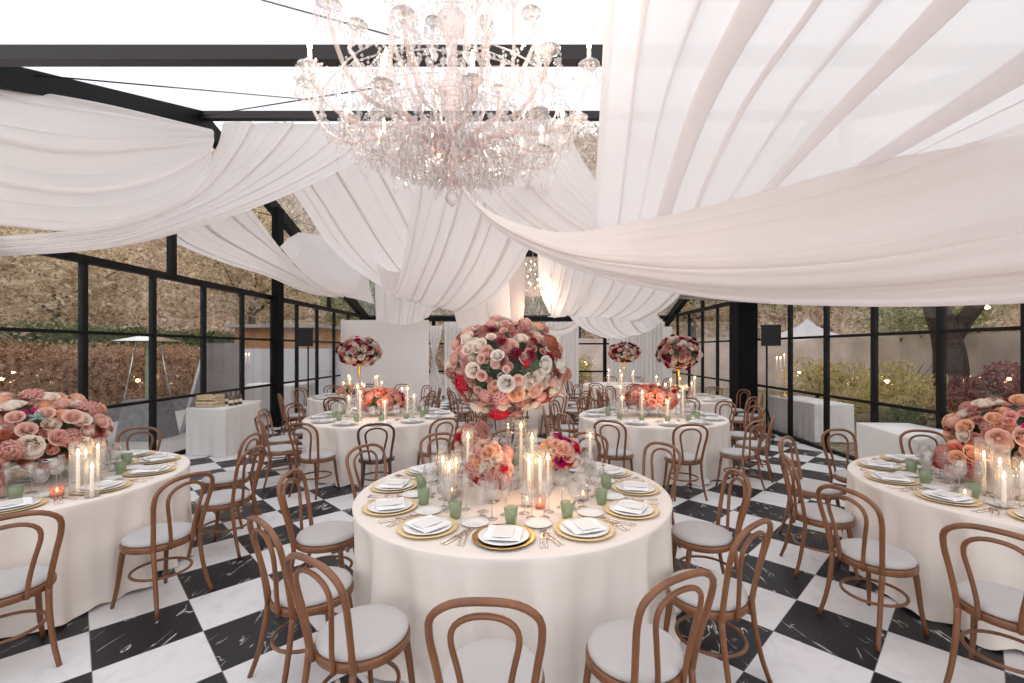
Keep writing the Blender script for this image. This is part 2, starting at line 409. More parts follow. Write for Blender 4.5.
# ------------------------------------------------------------------ drapes
def loft(name, curves, nu, nv, folds, label, cat='drape', mat='drape', amp=.05, seed=1, group=None, end0=1.0, end1=1.0, lap=2.5):
    """cloth hung through several hand-set space curves; overlapping pleats run along the curves"""
    rr = random.Random(seed); folds = max(1, folds); nv = max(nv, int(16 * folds * 1.3))
    C = [catmull([P(*p) for p in c], nu) for c in curves]
    nb = 80
    B = np.stack([catmull([c[i] for c in C], nb) for i in range(nu)])
    du = np.gradient(B, axis=0); dv = np.gradient(B, axis=1)
    n = np.cross(du, dv); n /= (np.linalg.norm(n, axis=2, keepdims=True) + 1e-9)
    v = np.linspace(0, 1, nv); a1, a2, p1, p2 = rr.uniform(.4, .8), rr.uniform(.2, .4), rr.random() * 6.28, rr.random() * 6.28
    kf = folds * 1.3
    ph0 = 2 * PI * kf * v + a1 * 2 * np.sin(2 * PI * 1.3 * v + p1) + a2 * 2 * np.sin(2 * PI * 3.1 * v + p2)
    dph = np.gradient(ph0, v)
    mod = .55 + .45 * np.sin(2 * PI * kf * .37 * v + p2)              # some pleats deep, some shallow
    Gd = np.zeros((nu, nv, 3))
    for i in range(nu):
        u = i / (nu - 1); e = end0 * (1 - u) + end1 * u
        ph = ph0 + .5 * math.sin(2.6 * u + seed) * np.sin(2 * PI * v)
        vv = np.clip(v - lap * (.35 + .65 * e) * mod * np.sin(ph) / dph, 0, 1) * (nb - 1)
        k = np.clip(vv.astype(int), 0, nb - 2); f = (vv - k)[:, None]
        base = B[i][k] * (1 - f) + B[i][k + 1] * f; nn = n[i][k] * (1 - f) + n[i][k + 1] * f
        w = np.linalg.norm(B[i][-1] - B[i][0]) / kf
        d = amp * e * .55 * mod * np.cos(ph + .6) + .35 * amp * e * np.cos(ph * .31 + p1 + u * 1.5)
        Gd[i] = base + nn * d[:, None]
    zr = np.vectorize(roof_z)(Gd[..., 1]) - .06
    Gd[..., 2] = np.minimum(Gd[..., 2], zr)
    mb = MB(); mb.grid(Gd)
    return mb.obj(name, mat, label=label, cat=cat, group=group)
DG = 'ivory fabric swags hung under the clear roof'
# big swag sweeping from over the centre table to the maple-side eave
loft('ceiling_drape', [
    [(458, 178, 5.1), (490, 212, 4.9), (560, 233, 4.6), (642, 221, 4.3), (741, 199, 4.0), (877, 160, 3.7), (1024, 107, 3.4), (1180, 60, 3.2), (1400, -10, 3.0)],
    [(460, 184, 4.95), (492, 218, 4.8), (560, 243, 4.5), (642, 246, 4.15), (741, 236, 3.8), (877, 212, 3.5), (1024, 170, 3.2), (1180, 140, 3.0), (1400, 100, 2.8)],
    [(462, 188, 4.9), (494, 222, 4.75), (560, 252, 4.45), (642, 268, 4.1), (741, 272, 3.75), (877, 262, 3.45), (1024, 238, 3.2), (1180, 220, 3.0), (1400, 190, 2.8)],
    [(464, 192, 4.95), (496, 226, 4.85), (560, 259, 4.6), (642, 281, 4.3), (741, 293, 4.0), (877, 292, 3.75), (1024, 282, 3.5), (1180, 266, 3.3), (1400, 250, 3.1)],
    [(465, 194, 5.05), (498, 229, 5.0), (560, 263, 4.8), (642, 285, 4.55), (741, 300, 4.35), (877, 306, 4.15), (1024, 303, 3.9), (1180, 292, 3.7), (1400, 280, 3.5)]],
    150, 170, 8, 'broad ivory swag sweeping low from the crystal chandelier over the maple-side table', amp=.07, seed=3, end0=.35, end1=1.0, mat='drape2', group=DG, lap=2.6)
# sheer panel above it
loft('ceiling_drape', [
    [(609, -90, 2.1), (605, 0, 2.7), (601, 100, 3.6), (594, 225, 4.8)],
    [(634, -90, 2.1), (629, 0, 2.7), (624, 110, 3.6), (618, 235, 4.75)],
    [(668, -90, 2.1), (660, 0, 2.7), (650, 110, 3.6), (641, 236, 4.7)],
    [(800, -90, 2.1), (775, 0, 2.7), (730, 110, 3.6), (690, 236, 4.6)],
    [(900, -90, 2.05), (868, 5, 2.7), (800, 110, 3.5), (722, 226, 4.5)],
    [(985, -90, 2.0), (925, 20, 2.7), (835, 125, 3.5), (745, 220, 4.4)],
    [(1090, -90, 2.0), (1000, 25, 2.6), (880, 130, 3.4), (775, 215, 4.3)],
    [(1230, -90, 1.9), (1080, 40, 2.6), (935, 130, 3.3), (815, 200, 4.2)],
    [(1500, -60, 1.9), (1250, 50, 2.5), (1060, 110, 3.1), (880, 180, 3.9)]],
    60, 320, 8, 'sheer flat ivory panel pleating at one side, directly above the broad swag', mat='sheer', amp=.05, seed=12, group=DG, end0=1, end1=.8, lap=3.6)
# strip from the ridge sweeping towards the hedge side
loft('ceiling_drape', [
    [(222, 122, 8.0), (214, 150, 7.6), (185, 190, 6.6), (120, 222, 5.6), (0, 236, 4.9), (-110, 236, 4.4)],
    [(262, 122, 8.0), (240, 150, 7.6), (195, 195, 6.7), (120, 228, 5.6), (0, 240, 4.9), (-110, 240, 4.4)],
    [(300, 123, 8.0), (268, 155, 7.5), (215, 198, 6.6), (125, 233, 5.6), (0, 246, 4.9), (-110, 248, 4.4)],
    [(350, 124, 8.0), (310, 158, 7.5), (240, 200, 6.5), (130, 238, 5.6), (0, 251, 4.9), (-110, 252, 4.4)],
    [(400, 125, 8.0), (362, 158, 7.5), (270, 202, 6.6), (140, 243, 5.7), (0, 257, 5.0), (-110, 260, 4.5)]],
    90, 150, 9, 'pleated ivory strip falling from the ridge beam towards the hedge-side wall', amp=.035, seed=21, end0=1, end1=.35, group=DG)
loft('ceiling_drape', [
    [(-70, 58, 4.55), (0, 82, 5.05), (110, 103, 6.1), (212, 129, 7.7)],
    [(-70, 110, 4.4), (0, 118, 4.95), (105, 135, 5.9), (214, 137, 7.6)],
    [(-70, 160, 4.3), (0, 165, 4.85), (100, 175, 5.8), (213, 145, 7.5)],
    [(-70, 205, 4.25), (0, 208, 4.8), (100, 212, 5.6), (178, 196, 6.6), (211, 152, 7.4)],
    [(-70, 222, 4.3), (0, 227, 4.85), (95, 231, 5.6), (178, 205, 6.6), (212, 160, 7.4)]],
    90, 120, 7, 'smooth ivory sail hung beneath the sloping black rafter on the hedge side', amp=.03, seed=5, group=DG)
# strips going back from the ridge
loft('ceiling_drape', [
    [(262, 150, 8.15), (300, 202, 9.0), (333, 250, 9.8), (370, 280, 10.8), (400, 296, 11.4)],
    [(310, 140, 8.15), (345, 195, 9.0), (380, 248, 9.8), (408, 285, 10.8), (425, 302, 11.4)],
    [(360, 130, 8.15), (390, 185, 9.0), (420, 240, 9.8), (440, 285, 10.8), (450, 305, 11.4)],
    [(420, 124, 8.15), (445, 180, 9.0), (468, 235, 9.8), (485, 280, 10.8), (495, 308, 11.4)]],
    80, 150, 9, 'diagonal pleated ivory strip behind the chandelier, falling to a low hem', amp=.05, seed=8, end1=.6, group=DG)
loft('ceiling_drape', [
    [(414, 130, 6.4), (414, 180, 7.2), (408, 230, 7.9), (401, 270, 8.5), (391, 294, 9.0), (381, 284, 9.6), (376, 262, 10.2)],
    [(447, 130, 6.4), (440, 190, 7.2), (424, 250, 7.9), (408, 285, 8.5), (400, 297, 9.0), (392, 292, 9.8), (390, 270, 10.4)],
    [(480, 140, 6.4), (468, 200, 7.2), (450, 255, 7.9), (430, 290, 8.5), (420, 303, 9.0), (412, 296, 9.8), (408, 276, 10.4)],
    [(520, 150, 6.4), (502, 210, 7.2), (482, 265, 7.9), (458, 297, 8.5), (443, 308, 9.0), (432, 300, 9.8), (430, 276, 10.4)],
    [(556, 170, 6.4), (540, 225, 7.2), (514, 275, 7.9), (488, 302, 8.5), (468, 312, 9.0), (458, 303, 9.8), (455, 276, 10.4)]],
    90, 150, 8, 'gathered ivory swag curling under itself just above the tall flower globe', amp=.045, seed=9, group=DG)
loft('ceiling_drape', [
    [(440, 235, 9.5), (448, 285, 9.7), (458, 328, 10.0)],
    [(482, 240, 9.5), (486, 290, 9.7), (490, 334, 10.0)],
    [(526, 245, 9.5), (525, 290, 9.7), (523, 326, 10.0)]],
    60, 40, 3, 'plain white panel hanging behind the tall flower globe', amp=.02, seed=10, group=DG)
loft('ceiling_drape', [
    [(430, 130, 7.4), (468, 185, 6.9), (510, 225, 6.6), (570, 256, 6.4), (640, 280, 6.2), (720, 296, 6.0)],
    [(480, 125, 7.4), (510, 175, 6.9), (545, 212, 6.6), (600, 245, 6.4), (660, 268, 6.2), (730, 288, 6.0)],
    [(520, 120, 7.4), (545, 165, 6.9), (575, 200, 6.6), (620, 232, 6.4), (680, 255, 6.2), (745, 270, 6.0)],
    [(560, 118, 7.4), (586, 165, 6.9), (610, 198, 6.6), (648, 224, 6.4), (700, 245, 6.2), (760, 255, 6.0)]],
    80, 150, 9, 'crinkled ivory strip running down behind the chandelier into the broad swag', amp=.04, seed=11, group=DG)
# hedge side, further back
loft('ceiling_drape', [
    [(140, 215, 7.2), (175, 243, 7.9), (223, 263, 8.6), (266, 276, 9.2), (302, 291, 9.7), (336, 298, 10.2)],
    [(170, 205, 7.3), (205, 236, 7.9), (247, 256, 8.6), (285, 272, 9.2), (315, 289, 9.7), (342, 297, 10.25)],
    [(200, 195, 7.4), (232, 224, 7.9), (265, 246, 8.6), (295, 268, 9.2), (325, 288, 9.7), (347, 297, 10.3)],
    [(228, 185, 7.5), (257, 217, 8.0), (278, 245, 8.6), (302, 272, 9.2), (332, 291, 9.7), (352, 296, 10.35)]],
    70, 110, 6, 'ivory swag drooping in front of the hedge-side black post', amp=.035, seed=13, group=DG)
loft('ceiling_drape', [
    [(279, 246, 9.0), (288, 238, 10.2), (298, 232, 11.2)],
    [(303, 272, 9.4), (309, 250, 10.4), (316, 235, 11.3)],
    [(332, 291, 9.8), (336, 262, 10.8), (338, 240, 11.5)],
    [(350, 294, 10.4), (358, 272, 11.2), (356, 254, 11.7)],
    [(358, 290, 11.0), (365, 276, 11.6), (368, 263, 12.0)]],
    50, 90, 5, 'bright inner back of the drooping swag beyond the hedge-side post', amp=.015, seed=14, group=DG, lap=1.3)
loft('ceiling_drape', [
    [(368, 262, 12.2), (370, 285, 12.3), (375, 304, 12.4)],
    [(357, 278, 12.0), (358, 290, 12.0), (360, 300, 12.1)],
    [(344, 295, 11.8), (345, 296, 11.8), (346, 297, 11.8)]],
    20, 50, 3, 'small pleated ivory flap beside the white screen', amp=.03, seed=15, group=DG)
loft('ceiling_drape', [
    [(375, 262, 12.4), (375, 295, 12.6), (376, 320, 12.8)],
    [(392, 262, 12.3), (391, 300, 12.5), (391, 324, 12.7)],
    [(412, 262, 12.3), (409, 300, 12.5), (405, 325, 12.7)],
    [(440, 270, 12.3), (432, 298, 12.5), (423, 320, 12.7)],
    [(458, 280, 12.4), (447, 300, 12.6), (434, 310, 12.8)]],
    40, 130, 10, 'cool white pleated valance hanging over the top of the white screen', amp=.05, seed=16, group=DG)
# maple side, further back
loft('ceiling_drape', [
    [(538, 235, 9.3), (538, 262, 9.8), (540, 290, 10.3), (549, 313, 10.9)],
    [(550, 235, 9.2), (552, 265, 9.7), (550, 292, 10.2), (551, 314, 10.9)],
    [(572, 235, 9.1), (569, 262, 9.6), (560, 295, 10.2), (553, 315, 10.8)]],
    40, 50, 3, 'bright white inner fold of the swag beside the small chandelier', amp=.02, seed=17, group=DG)
loft('ceiling_drape', [
    [(574, 240, 9.0), (566, 266, 9.4), (560, 295, 9.9), (553, 314, 10.4), (548, 318, 11.0)],
    [(600, 240, 9.0), (592, 270, 9.4), (580, 298, 9.9), (572, 314, 10.4), (566, 316, 11.0)],
    [(632, 250, 9.0), (620, 280, 9.4), (604, 304, 9.9), (594, 316, 10.4), (588, 316, 11.0)],
    [(662, 262, 9.0), (650, 290, 9.4), (632, 308, 9.9), (618, 318, 10.4), (612, 316, 11.0)],
    [(700, 262, 9.0), (685, 288, 9.4), (665, 308, 9.9), (640, 321, 10.4), (632, 318, 11.0)]],
    60, 150, 9, 'striped-looking pleated swag above the white curtains', amp=.045, seed=18, group=DG)
loft('ceiling_drape', [
    [(566, 310, 11.2), (572, 320, 11.6), (585, 330, 12.0), (602, 337, 12.4)],
    [(590, 311, 11.2), (595, 324, 11.6), (604, 333, 12.0), (613, 339, 12.4)],
    [(615, 312, 11.2), (618, 324, 11.6), (624, 333, 12.0), (630, 337, 12.4)],
    [(640, 313, 11.2), (643, 322, 11.6), (647, 329, 12.0), (650, 331, 12.4)],
    [(655, 312, 11.2), (658, 315, 11.6), (660, 318, 12.0), (663, 321, 12.4)]],
    40, 110, 8, 'second lower tier of pleated swag in front of the white curtains', amp=.04, seed=19, group=DG)
loft('ceiling_drape', [
    [(538, 322, 12.8), (552, 327, 12.8), (566, 325, 12.8), (578, 317, 12.8)],
    [(538, 334, 13.0), (552, 336, 13.0), (567, 334, 13.0), (579, 326, 13.0)]],
    30, 40, 3, 'narrow white swag behind the tall flower globe', amp=.02, seed=20, group=DG)
loft('ceiling_drape', [
    [(641, 320, 12.9), (651, 321, 12.9), (663, 319, 12.9)],
    [(643, 323, 13.0), (651, 329, 13.0), (662, 321, 13.0)]],
    20, 20, 2, 'small white crescent of cloth at the back corner on the maple side', amp=.01, seed=22, group=DG)
loft('ceiling_drape', [
    [(690, 288, 10.0), (720, 292, 9.9), (770, 296, 9.8)],
    [(672, 297, 10.4), (700, 300, 10.3), (760, 303, 10.2)]],
    30, 40, 3, 'pale strip of cloth seen under the broad swag near the black column', amp=.02, seed=23, group=DG)

def curtain(px0, px1, ztop, zbot, y, folds, label, seed, tie=None):
    x0, x1 = (px0 - CX) / F * y, (px1 - CX) / F * y
    nv = 20 * folds if folds < 14 else 14 * folds; nu = 24; rr = random.Random(seed)
    G = np.zeros((nu, nv, 3)); ph = [rr.random() * 6 for _ in range(3)]
    for i in range(nu):
        u = i / (nu - 1); z = ztop + (zbot - ztop) * u
        w = 1.0 if tie is None else 1 - .75 * math.exp(-((u - tie) / .22) ** 2)
        for j in range(nv):
            v = j / (nv - 1)
            xx = x0 + (x1 - x0) * (v * w + (0 if tie is None else (1 - w) * .3))
            yy = y + .045 * math.sin(2 * PI * folds * v + ph[0] + .4 * math.sin(3 * u)) + .02 * math.sin(2 * PI * folds * 2.3 * v + ph[1])
            G[i, j] = (xx, yy, z)
    mb = MB(); mb.grid(G); return mb.obj('curtain', 'curtain', label=label, cat='curtain', group='floor-length curtains on the back wall')
curtain(545, 579, 2.75, .02, 16.2, 8, 'white floor-length curtain behind the big flower globe', 1)
curtain(609, 664, 2.75, .02, 16.2, 14, 'wide white floor-length curtain behind the small flower globe', 2)
curtain(444, 500, 2.75, .02, 16.2, 14, 'white curtain between the dark doorway and the flower globe', 4)
curtain(429, 442, 2.6, .02, 16.0, 4, 'narrow tied-back white curtain at the edge of the white screen', 3, tie=.45)
# white screen wall at the back
mb = MB(); mb.box((P(341, 0, 13.2).x, 13.2, 0), (P(428, 0, 13.2).x, 13.32, H + 30 / F * 13.2)); mb.box((P(341, 0, 13.2).x, 13.18, 0), (P(341, 0, 13.2).x + .05, 13.34, H + 30 / F * 13.2 + .02))
mb.obj('screen_panel', 'curtain', label='tall plain white screen wall standing behind the hedge-side back table', cat='screen')
mb = MB(); mb.box((P(664, 0, 14.6).x, 14.6, 0), (P(672, 0, 14.6).x, 14.7, 2.5)); mb.obj('screen_panel', 'curtain', label='narrow plain white screen at the curtain edge on the maple side', cat='screen')

# ------------------------------------------------------------------ chairs
def arc(pts, n=24): return [tuple(p) for p in catmull(pts, n)]
def make_chair(wood):
    def mk():
        t = link('bentwood_chair', None)
        # cushion
        prof = [(0, .478), (.12, .481), (.175, .478), (.197, .468), (.203, .456), (.200, .445), (.18, .440), (0, .440)]
        mb = MB(); mb.lathe(prof[::-1], 36); child('seat_cushion', mb.mesh('cushion', 'cushion'), t)
        ring = [(.196 * math.cos(a), .196 * math.sin(a), .420) for a in [2 * PI * k / 36 for k in range(36)]]
        mb = MB(); mb.lathe([(.172, .400), (.206, .400), (.211, .408), (.211, .432), (.206, .440), (.172, .440), (.172, .400)], 36)
        mb.lathe([(0, .425), (.175, .425)], 36)
        child('seat_frame', mb.mesh('seat_frame', wood), t)
        # outer hoop
        h = [(-.158, -.168, .40), (-.166, -.182, .50), (-.182, -.205, .62), (-.199, -.232, .74), (-.188, -.252, .822), (-.115, -.264, .873), (0, -.267, .885)]
        hoop = h + [(-x, y, z) for (x, y, z) in h[-2::-1]]
        mb = MB(); mb.tube(arc(hoop, 40), .0145, 10); child('back_hoop', mb.mesh('hoop', wood), t)
        h = [(-.072, -.205, .405), (-.078, -.214, .50), (-.098, -.228, .62), (-.120, -.246, .73), (-.108, -.257, .79), (-.062, -.264, .825), (0, -.266, .835)]
        hoop = h + [(-x, y, z) for (x, y, z) in h[-2::-1]]
        mb = MB(); mb.tube(arc(hoop, 36), .0115, 10); child('inner_hoop', mb.mesh('inner_hoop', wood), t)
        for s in (-1, 1):
            mb = MB(); pts = arc([(s * .158, -.168, .43), (s * .160, -.185, .28), (s * .172, -.215, .12), (s * .190, -.252, 0)], 10)
            mb.tube(pts, [.0155 - .003 * i / 9 for i in range(10)], 9); child('leg', mb.mesh('rear_leg', wood), t)
        for s in (-1, 1):
            mb = MB(); pts = arc([(s * .140, .125, .415), (s * .150, .140, .30), (s * .160, .158, .14), (s * .176, .182, 0)], 10)
            mb.tube(pts, [.0185 - .007 * i / 9 for i in range(10)], 9); child('leg', mb.mesh('front_leg', wood), t)
        r = [(.168 * math.cos(2 * PI * k / 30), -.022 + .178 * math.sin(2 * PI * k / 30), .215) for k in range(30)]
        mb = MB(); mb.tube(r, .0095, 8, closed=True); child('stretcher', mb.mesh('stretcher', wood), t)
        return t
    return mk

CLOCK = {0: '6', 1: '5', 2: '4', 3: '3', 4: '2', 5: '1', 6: '12', 7: '11', 8: '10', 9: '9', 10: '8', 11: '7'}
def clock(deg):
    """deg: 0 towards the camera, positive anticlockwise seen from above (towards +x)"""
    return CLOCK[int(round(deg / 30)) % 12]
CH_USED = {}
def place_chair(cx, cy, x, y, tname, tw=0, kind='wood', face=None):
    d = math.degrees(math.atan2(x - cx, cy - y))
    ck = clock(d); k = (tname, ck); n = CH_USED.get(k, 0); CH_USED[k] = n + 1
    a = math.atan2(cy - y, cx - x) - PI / 2 + math.radians(tw)
    shade = {'wood': 'brown', 'wood2': 'light brown', 'wood3': 'dark brown'}[kind]
    extra = '' if n == 0 else (', farther out' if n == 1 else ', turned aside')
    spawn('chair' + kind, make_chair(kind), (x, y, 0), a, "%s bentwood chair at the %s o'clock seat of the %s%s" % (shade, ck, tname, extra), 'chair', 'bentwood chairs around the tables')

# ------------------------------------------------------------------ tables
TR = 1.09
def table_cloth(cx, cy, label, seed, n=288, R=TR):
    rr = random.Random(seed); ph = [rr.random() * 6.28 for _ in range(5)]
    def fold(a):
        return (.55 * math.sin(15 * a + ph[0] + .8 * math.sin(3 * a + ph[3])) + .45 * math.sin(23 * a + ph[1] + math.sin(2 * a)) + .2 * math.sin(41 * a + ph[2]))
    rows = [(0, .75)] + [(r, .75) for r in (.3, .6, .9, R - .03)] + [(R - .012, .7485), (R - .003, .744), (R, .737)]
    G = []
    for (r, z) in rows: G.append([(cx + r * math.cos(2 * PI * k / n), cy + r * math.sin(2 * PI * k / n), z) for k in range(n + 1)])
    for i in range(1, 23):
        t = i / 22.0; z = .737 - t * .733; row = []
        for k in range(n + 1):
            a = 2 * PI * k / n; f = fold(a)
            r = R + .05 * t - .11 * min(1, t * 3.5) ** .8 * (.55 + .45 * t) * (1 - max(-1, min(1, f * 1.25))) / 2
            if t > .9: r += (t - .9) * .12 * (1 + .9 * math.sin(17 * a + ph[4]))
            zz = max(.004, z + (.012 * math.sin(29 * a + ph[2]) + .012 if t > .93 else 0))
            row.append((cx + r * math.cos(a), cy + r * math.sin(a), zz))
        G.append(row)
    mb = MB(); mb.grid(np.array(G))
    return mb.obj('tablecloth', 'linen', label=label, cat='tablecloth', group='ivory cloths on the round tables')

TABLES = {
    'centre table': (-.087, 3.28), 'hedge-side front table': (-3.90, 3.45), 'maple-side front table': (3.65, 3.28),
    'hedge-side middle table': (-2.19, 6.92), 'maple-side middle table': (1.90, 6.92),
    'hedge-side back table': (-3.55, 9.9), 'maple-side back table': (3.15, 9.6),
    'table behind the centre': (-.15, 10.4), 'curtain-side back table': (2.75, 13.2)}
TDESC = {
    'centre table': 'ivory floor-length cloth on the centre table under the big flower globe',
    'hedge-side front table': 'ivory cloth on the hedge-side front table with the wide low flower mound',
    'maple-side front table': 'ivory cloth on the maple-side front table beside the white console table',
    'hedge-side middle table': 'ivory cloth on the hedge-side middle table with coral flowers',
    'maple-side middle table': 'ivory cloth on the maple-side middle table with orange and red flowers',
    'hedge-side back table': 'ivory cloth on the hedge-side back table before the white screen',
    'maple-side back table': 'ivory cloth on the maple-side back table beside the black column',
    'table behind the centre': 'ivory cloth on the table hidden behind the big flower globe',
    'curtain-side back table': 'ivory cloth on the farthest table in front of the white curtains'}
for i, (k, (x, y)) in enumerate(TABLES.items()): table_cloth(x, y, TDESC[k], 10 + i)

def seat_ring(tn, degs, r=1.33, skip=(), kinds=None, jit=2.5):
    cx, cy = TABLES[tn]; rr = random.Random(hash(tn) % 7 if False else len(tn))
    for i, d in enumerate(degs):
        a = math.radians(d); q = r + rr.uniform(-.02, .04)
        kd = (kinds or {}).get(d) or rr.choice(['wood', 'wood', 'wood2'])
        place_chair(cx, cy, cx + q * math.sin(a), cy - q * math.cos(a), tn, rr.uniform(-jit, jit), kd)
cx, cy = TABLES['centre table']
for (x, y, tw, kd) in ((-.135, 1.83, 0, 'wood'), (-.75, 2.10, -4, 'wood'), (-1.17, 2.50, 13, 'wood'), (-1.40, 3.22, 2, 'wood'), (.47, 1.97, 6, 'wood'), (.98, 2.47, -14, 'wood'), (1.24, 3.22, 0, 'wood')):
    place_chair(cx, cy, x, y, 'centre table', tw, kd)
seat_ring('centre table', (124, 153, -177, -150, -121), 1.36)
cx, cy = TABLES['hedge-side front table']
for (x, y, tw, kd) in ((-2.58, 3.20, -5, 'wood'), (-2.66, 4.00, -22, 'wood'), (-3.05, 4.62, -48, 'wood'), (-2.90, 2.52, 6, 'wood'), (-4.22, 4.80, 0, 'wood')):
    place_chair(cx, cy, x, y, 'hedge-side front table', tw, kd)
cx, cy = TABLES['maple-side front table']
for (x, y, tw, kd) in ((2.36, 3.62, 0, 'wood'), (2.23, 2.90, 2, 'wood'), (2.74, 4.30, 0, 'wood2'), (2.47, 2.33, -4, 'wood'), (3.42, 4.68, 0, 'wood'), (4.15, 4.62, 0, 'wood')):
    place_chair(cx, cy, x, y, 'maple-side front table', tw, kd)
seat_ring('maple-side middle table', (0, 34, 62, 92, 116, 141, 180, -150, -120, -90, -60, -33), 1.36, kinds={0: 'wood', 34: 'wood2', 62: 'wood2'})
seat_ring('hedge-side middle table', (15, 45, 75, 105, 135, 165, -165, -135, -105, -78, -48, -16), 1.37, kinds={15: 'wood3', -16: 'wood'})
seat_ring('hedge-side back table', (2, 75, 105, 135, 165, -165, -135, -105, -50), 1.36, kinds={2: 'wood3'})
seat_ring('maple-side back table', (38, 66, 100, 130, 160, -165, -135, -105, -75), 1.37, kinds={38: 'wood2', 66: 'wood2'})
seat_ring('table behind the centre', tuple(range(0, 360, 30)), 1.37)
seat_ring('curtain-side back table', (0, 35, 70, 110, 150, 180, -150, -110, -70, -35), 1.37)

# ------------------------------------------------------------------ tableware
def m_charger(rim):
    def mk():
        t = link('charger_plate', None)
        mb = MB(); mb.lathe([(0, .002), (.10, .002), (.13, .006), (.165, .014), (.168, .017), (.164, .018), (.13, .010), (.10, .006), (0, .006)], 40,
                            wob=(lambda a, z: 1 + (.012 * math.cos(24 * a) if z > .012 else 0)))
        child('rim', mb.mesh('charger', rim), t)
        mb = MB(); mb.lathe([(0, .008), (.09, .008), (.125, .018), (.137, .022), (.135, .024), (.09, .013), (0, .012)], 40)
        child('plate', mb.mesh('dinner_plate', 'china'), t); return t
    return mk
def m_napkin():
    t = link('napkin', None); mb = MB(); G = np.zeros((8, 8, 3)); rr = random.Random(4)
    for i in range(8):
        for j in range(8): G[i, j] = ((i / 7 - .5) * .19, (j / 7 - .5) * .17, .034 + .004 * math.sin(i * 1.3 + j))
    mb.grid(G); G2 = G.copy(); G2[..., 2] = .026; mb.grid(G2[::-1])
    for k in range(2):
        E = np.stack([G[0 if k else 7], G2[0 if k else 7]]); mb.grid(E); E = np.stack([G[:, 0 if k else 7], G2[:, 0 if k else 7]]); mb.grid(E)
    child('folded_cloth', mb.mesh('napkin', 'napkin'), t)
    mb = MB(); mb.box((-.05, -.075, .0385), (.055, .07, .041)); child('menu_card', mb.mesh('menu_card', 'china'), t)
    return t
def m_bread():
    mb = MB(); mb.lathe([(0, .002), (.05, .002), (.072, .010), (.080, .015), (.078, .017), (.05, .008), (0, .007)], 28); return link('bread_plate', mb.mesh('bread_plate', 'china'))
def m_tumbler():
    mb = MB(); mb.lathe([(0, .003), (.028, .003), (.032, .010), (.036, .05), (.041, .098), (.038, .099), (.033, .05), (.028, .016), (0, .014)], 24,
                        wob=lambda a, z: 1 + .02 * math.cos(12 * a)); return link('tumbler', mb.mesh('tumbler', 'green'))
def m_glass(kind):
    def mk():
        t = link('wine_glass' if kind != 'flute' else 'champagne_flute', None)
        h, r, b = {'red': (.22, .043, .11), 'white': (.20, .036, .10), 'flute': (.235, .025, .10), 'water': (.175, .042, .07)}[kind]
        mb = MB(); mb.lathe([(0, .004), (.032, .003), (.034, .001), (.034, .003), (.012, .007), (.005, .014), (.0038, b * .6), (.0048, b)], 14)
        child('stem', mb.mesh('stem', 'glass'), t)
        hh = h - b
        mb = MB(); mb.lathe([(.004, b), (r * .55, b + hh * .08), (r * .92, b + hh * .26), (r, b + hh * .45), (r * .95, b + hh * .72), (r * .84, h)], 16)
        child('bowl', mb.mesh('bowl', 'glass'), t); return t
    return mk
def m_fork():
    mb = MB(); mb.tube(arc([(0, -.10, .003), (0, -.04, .008), (0, .03, .004), (0, .055, .006)], 8), [.006, .004, .003, .003, .003, .003, .005, .008], 6)
    for k in (-1, 0, 1): mb.tube([(k * .007, .05, .006), (k * .008, .075, .008), (k * .008, .10, .006)], .0018, 4)
    return link('fork', mb.mesh('fork', 'silver'))
def m_knife():
    mb = MB(); mb.tube([(0, -.11, .004), (0, -.02, .004), (0, 0, .004)], [.006, .005, .004], 6)
    mb.box((-.007, 0, .003), (.007, .11, .0045)); mb.add([(-.007, .11, .003), (.007, .11, .003), (.0, .125, .003), (-.007, .11, .0045), (.007, .11, .0045), (0, .125, .0045)], [(0, 2, 1), (3, 4, 5), (0, 1, 4, 3), (1, 2, 5, 4), (2, 0, 3, 5)], 0, False)
    return link('knife', mb.mesh('knife', 'silver'))

def setting(tn, deg, detail, rim='goldglass'):
    cx, cy = TABLES[tn]; z = .7505
    def at(r, off, lat=0):
        a = math.radians(deg + off); x = cx + r * math.sin(a); y = cy - r * math.cos(a)
        return (x + lat * math.cos(math.radians(deg)), y + lat * math.sin(math.radians(deg)), z)
    rz = math.radians(deg); w = "at the %s o'clock place of the %s" % (clock(deg), tn)
    key = 'charger' + rim
    tone = {'gold': 'bright gold-rimmed', 'goldglass': 'gold-flecked', 'china': 'plain white'}[rim]
    spawn(key, m_charger(rim), at(.87, 0), rz, tone + ' charger and plate ' + w, 'plate', 'place settings')
    spawn('napkin', m_napkin, at(.87, 0), rz + R_.uniform(-.2, .2), 'folded white napkin with menu ' + w, 'napkin', 'napkins')
    if detail >= 1:
        spawn('tumbler', m_tumbler, at(.665, 2), 0, 'green tumbler ' + w, 'glass', 'green tumblers')
        spawn('glass_red', m_glass('red'), at(.60, -9), 0, 'large clear wine glass ' + w, 'glass', 'wine glasses')
        spawn('glass_flute', m_glass('flute'), at(.52, -2), 0, 'slim clear flute ' + w, 'glass', 'champagne flutes')
    if detail >= 2:
        spawn('glass_white', m_glass('white'), at(.50, 11), 0, 'small clear wine glass ' + w, 'glass', 'wine glasses')
        spawn('glass_water', m_glass('water'), at(.585, 14), 0, 'round clear water goblet ' + w, 'glass', 'wine glasses')
        spawn('bread', m_bread, at(.70, -15), 0, 'small white bread plate ' + w, 'plate', 'bread plates')
        for nm, lat, mk, cat in (('outer fork', -.225, m_fork, 'fork'), ('inner fork', -.20, m_fork, 'fork'), ('outer knife', .225, m_knife, 'knife'), ('inner knife', .20, m_knife, 'knife')):
            spawn(cat, mk, at(.87, 0, lat), rz, nm + ' ' + w, cat, 'cutlery')
for k in range(12): setting('centre table', -2 + 30 * k, 2, 'gold' if k == 0 else 'goldglass')
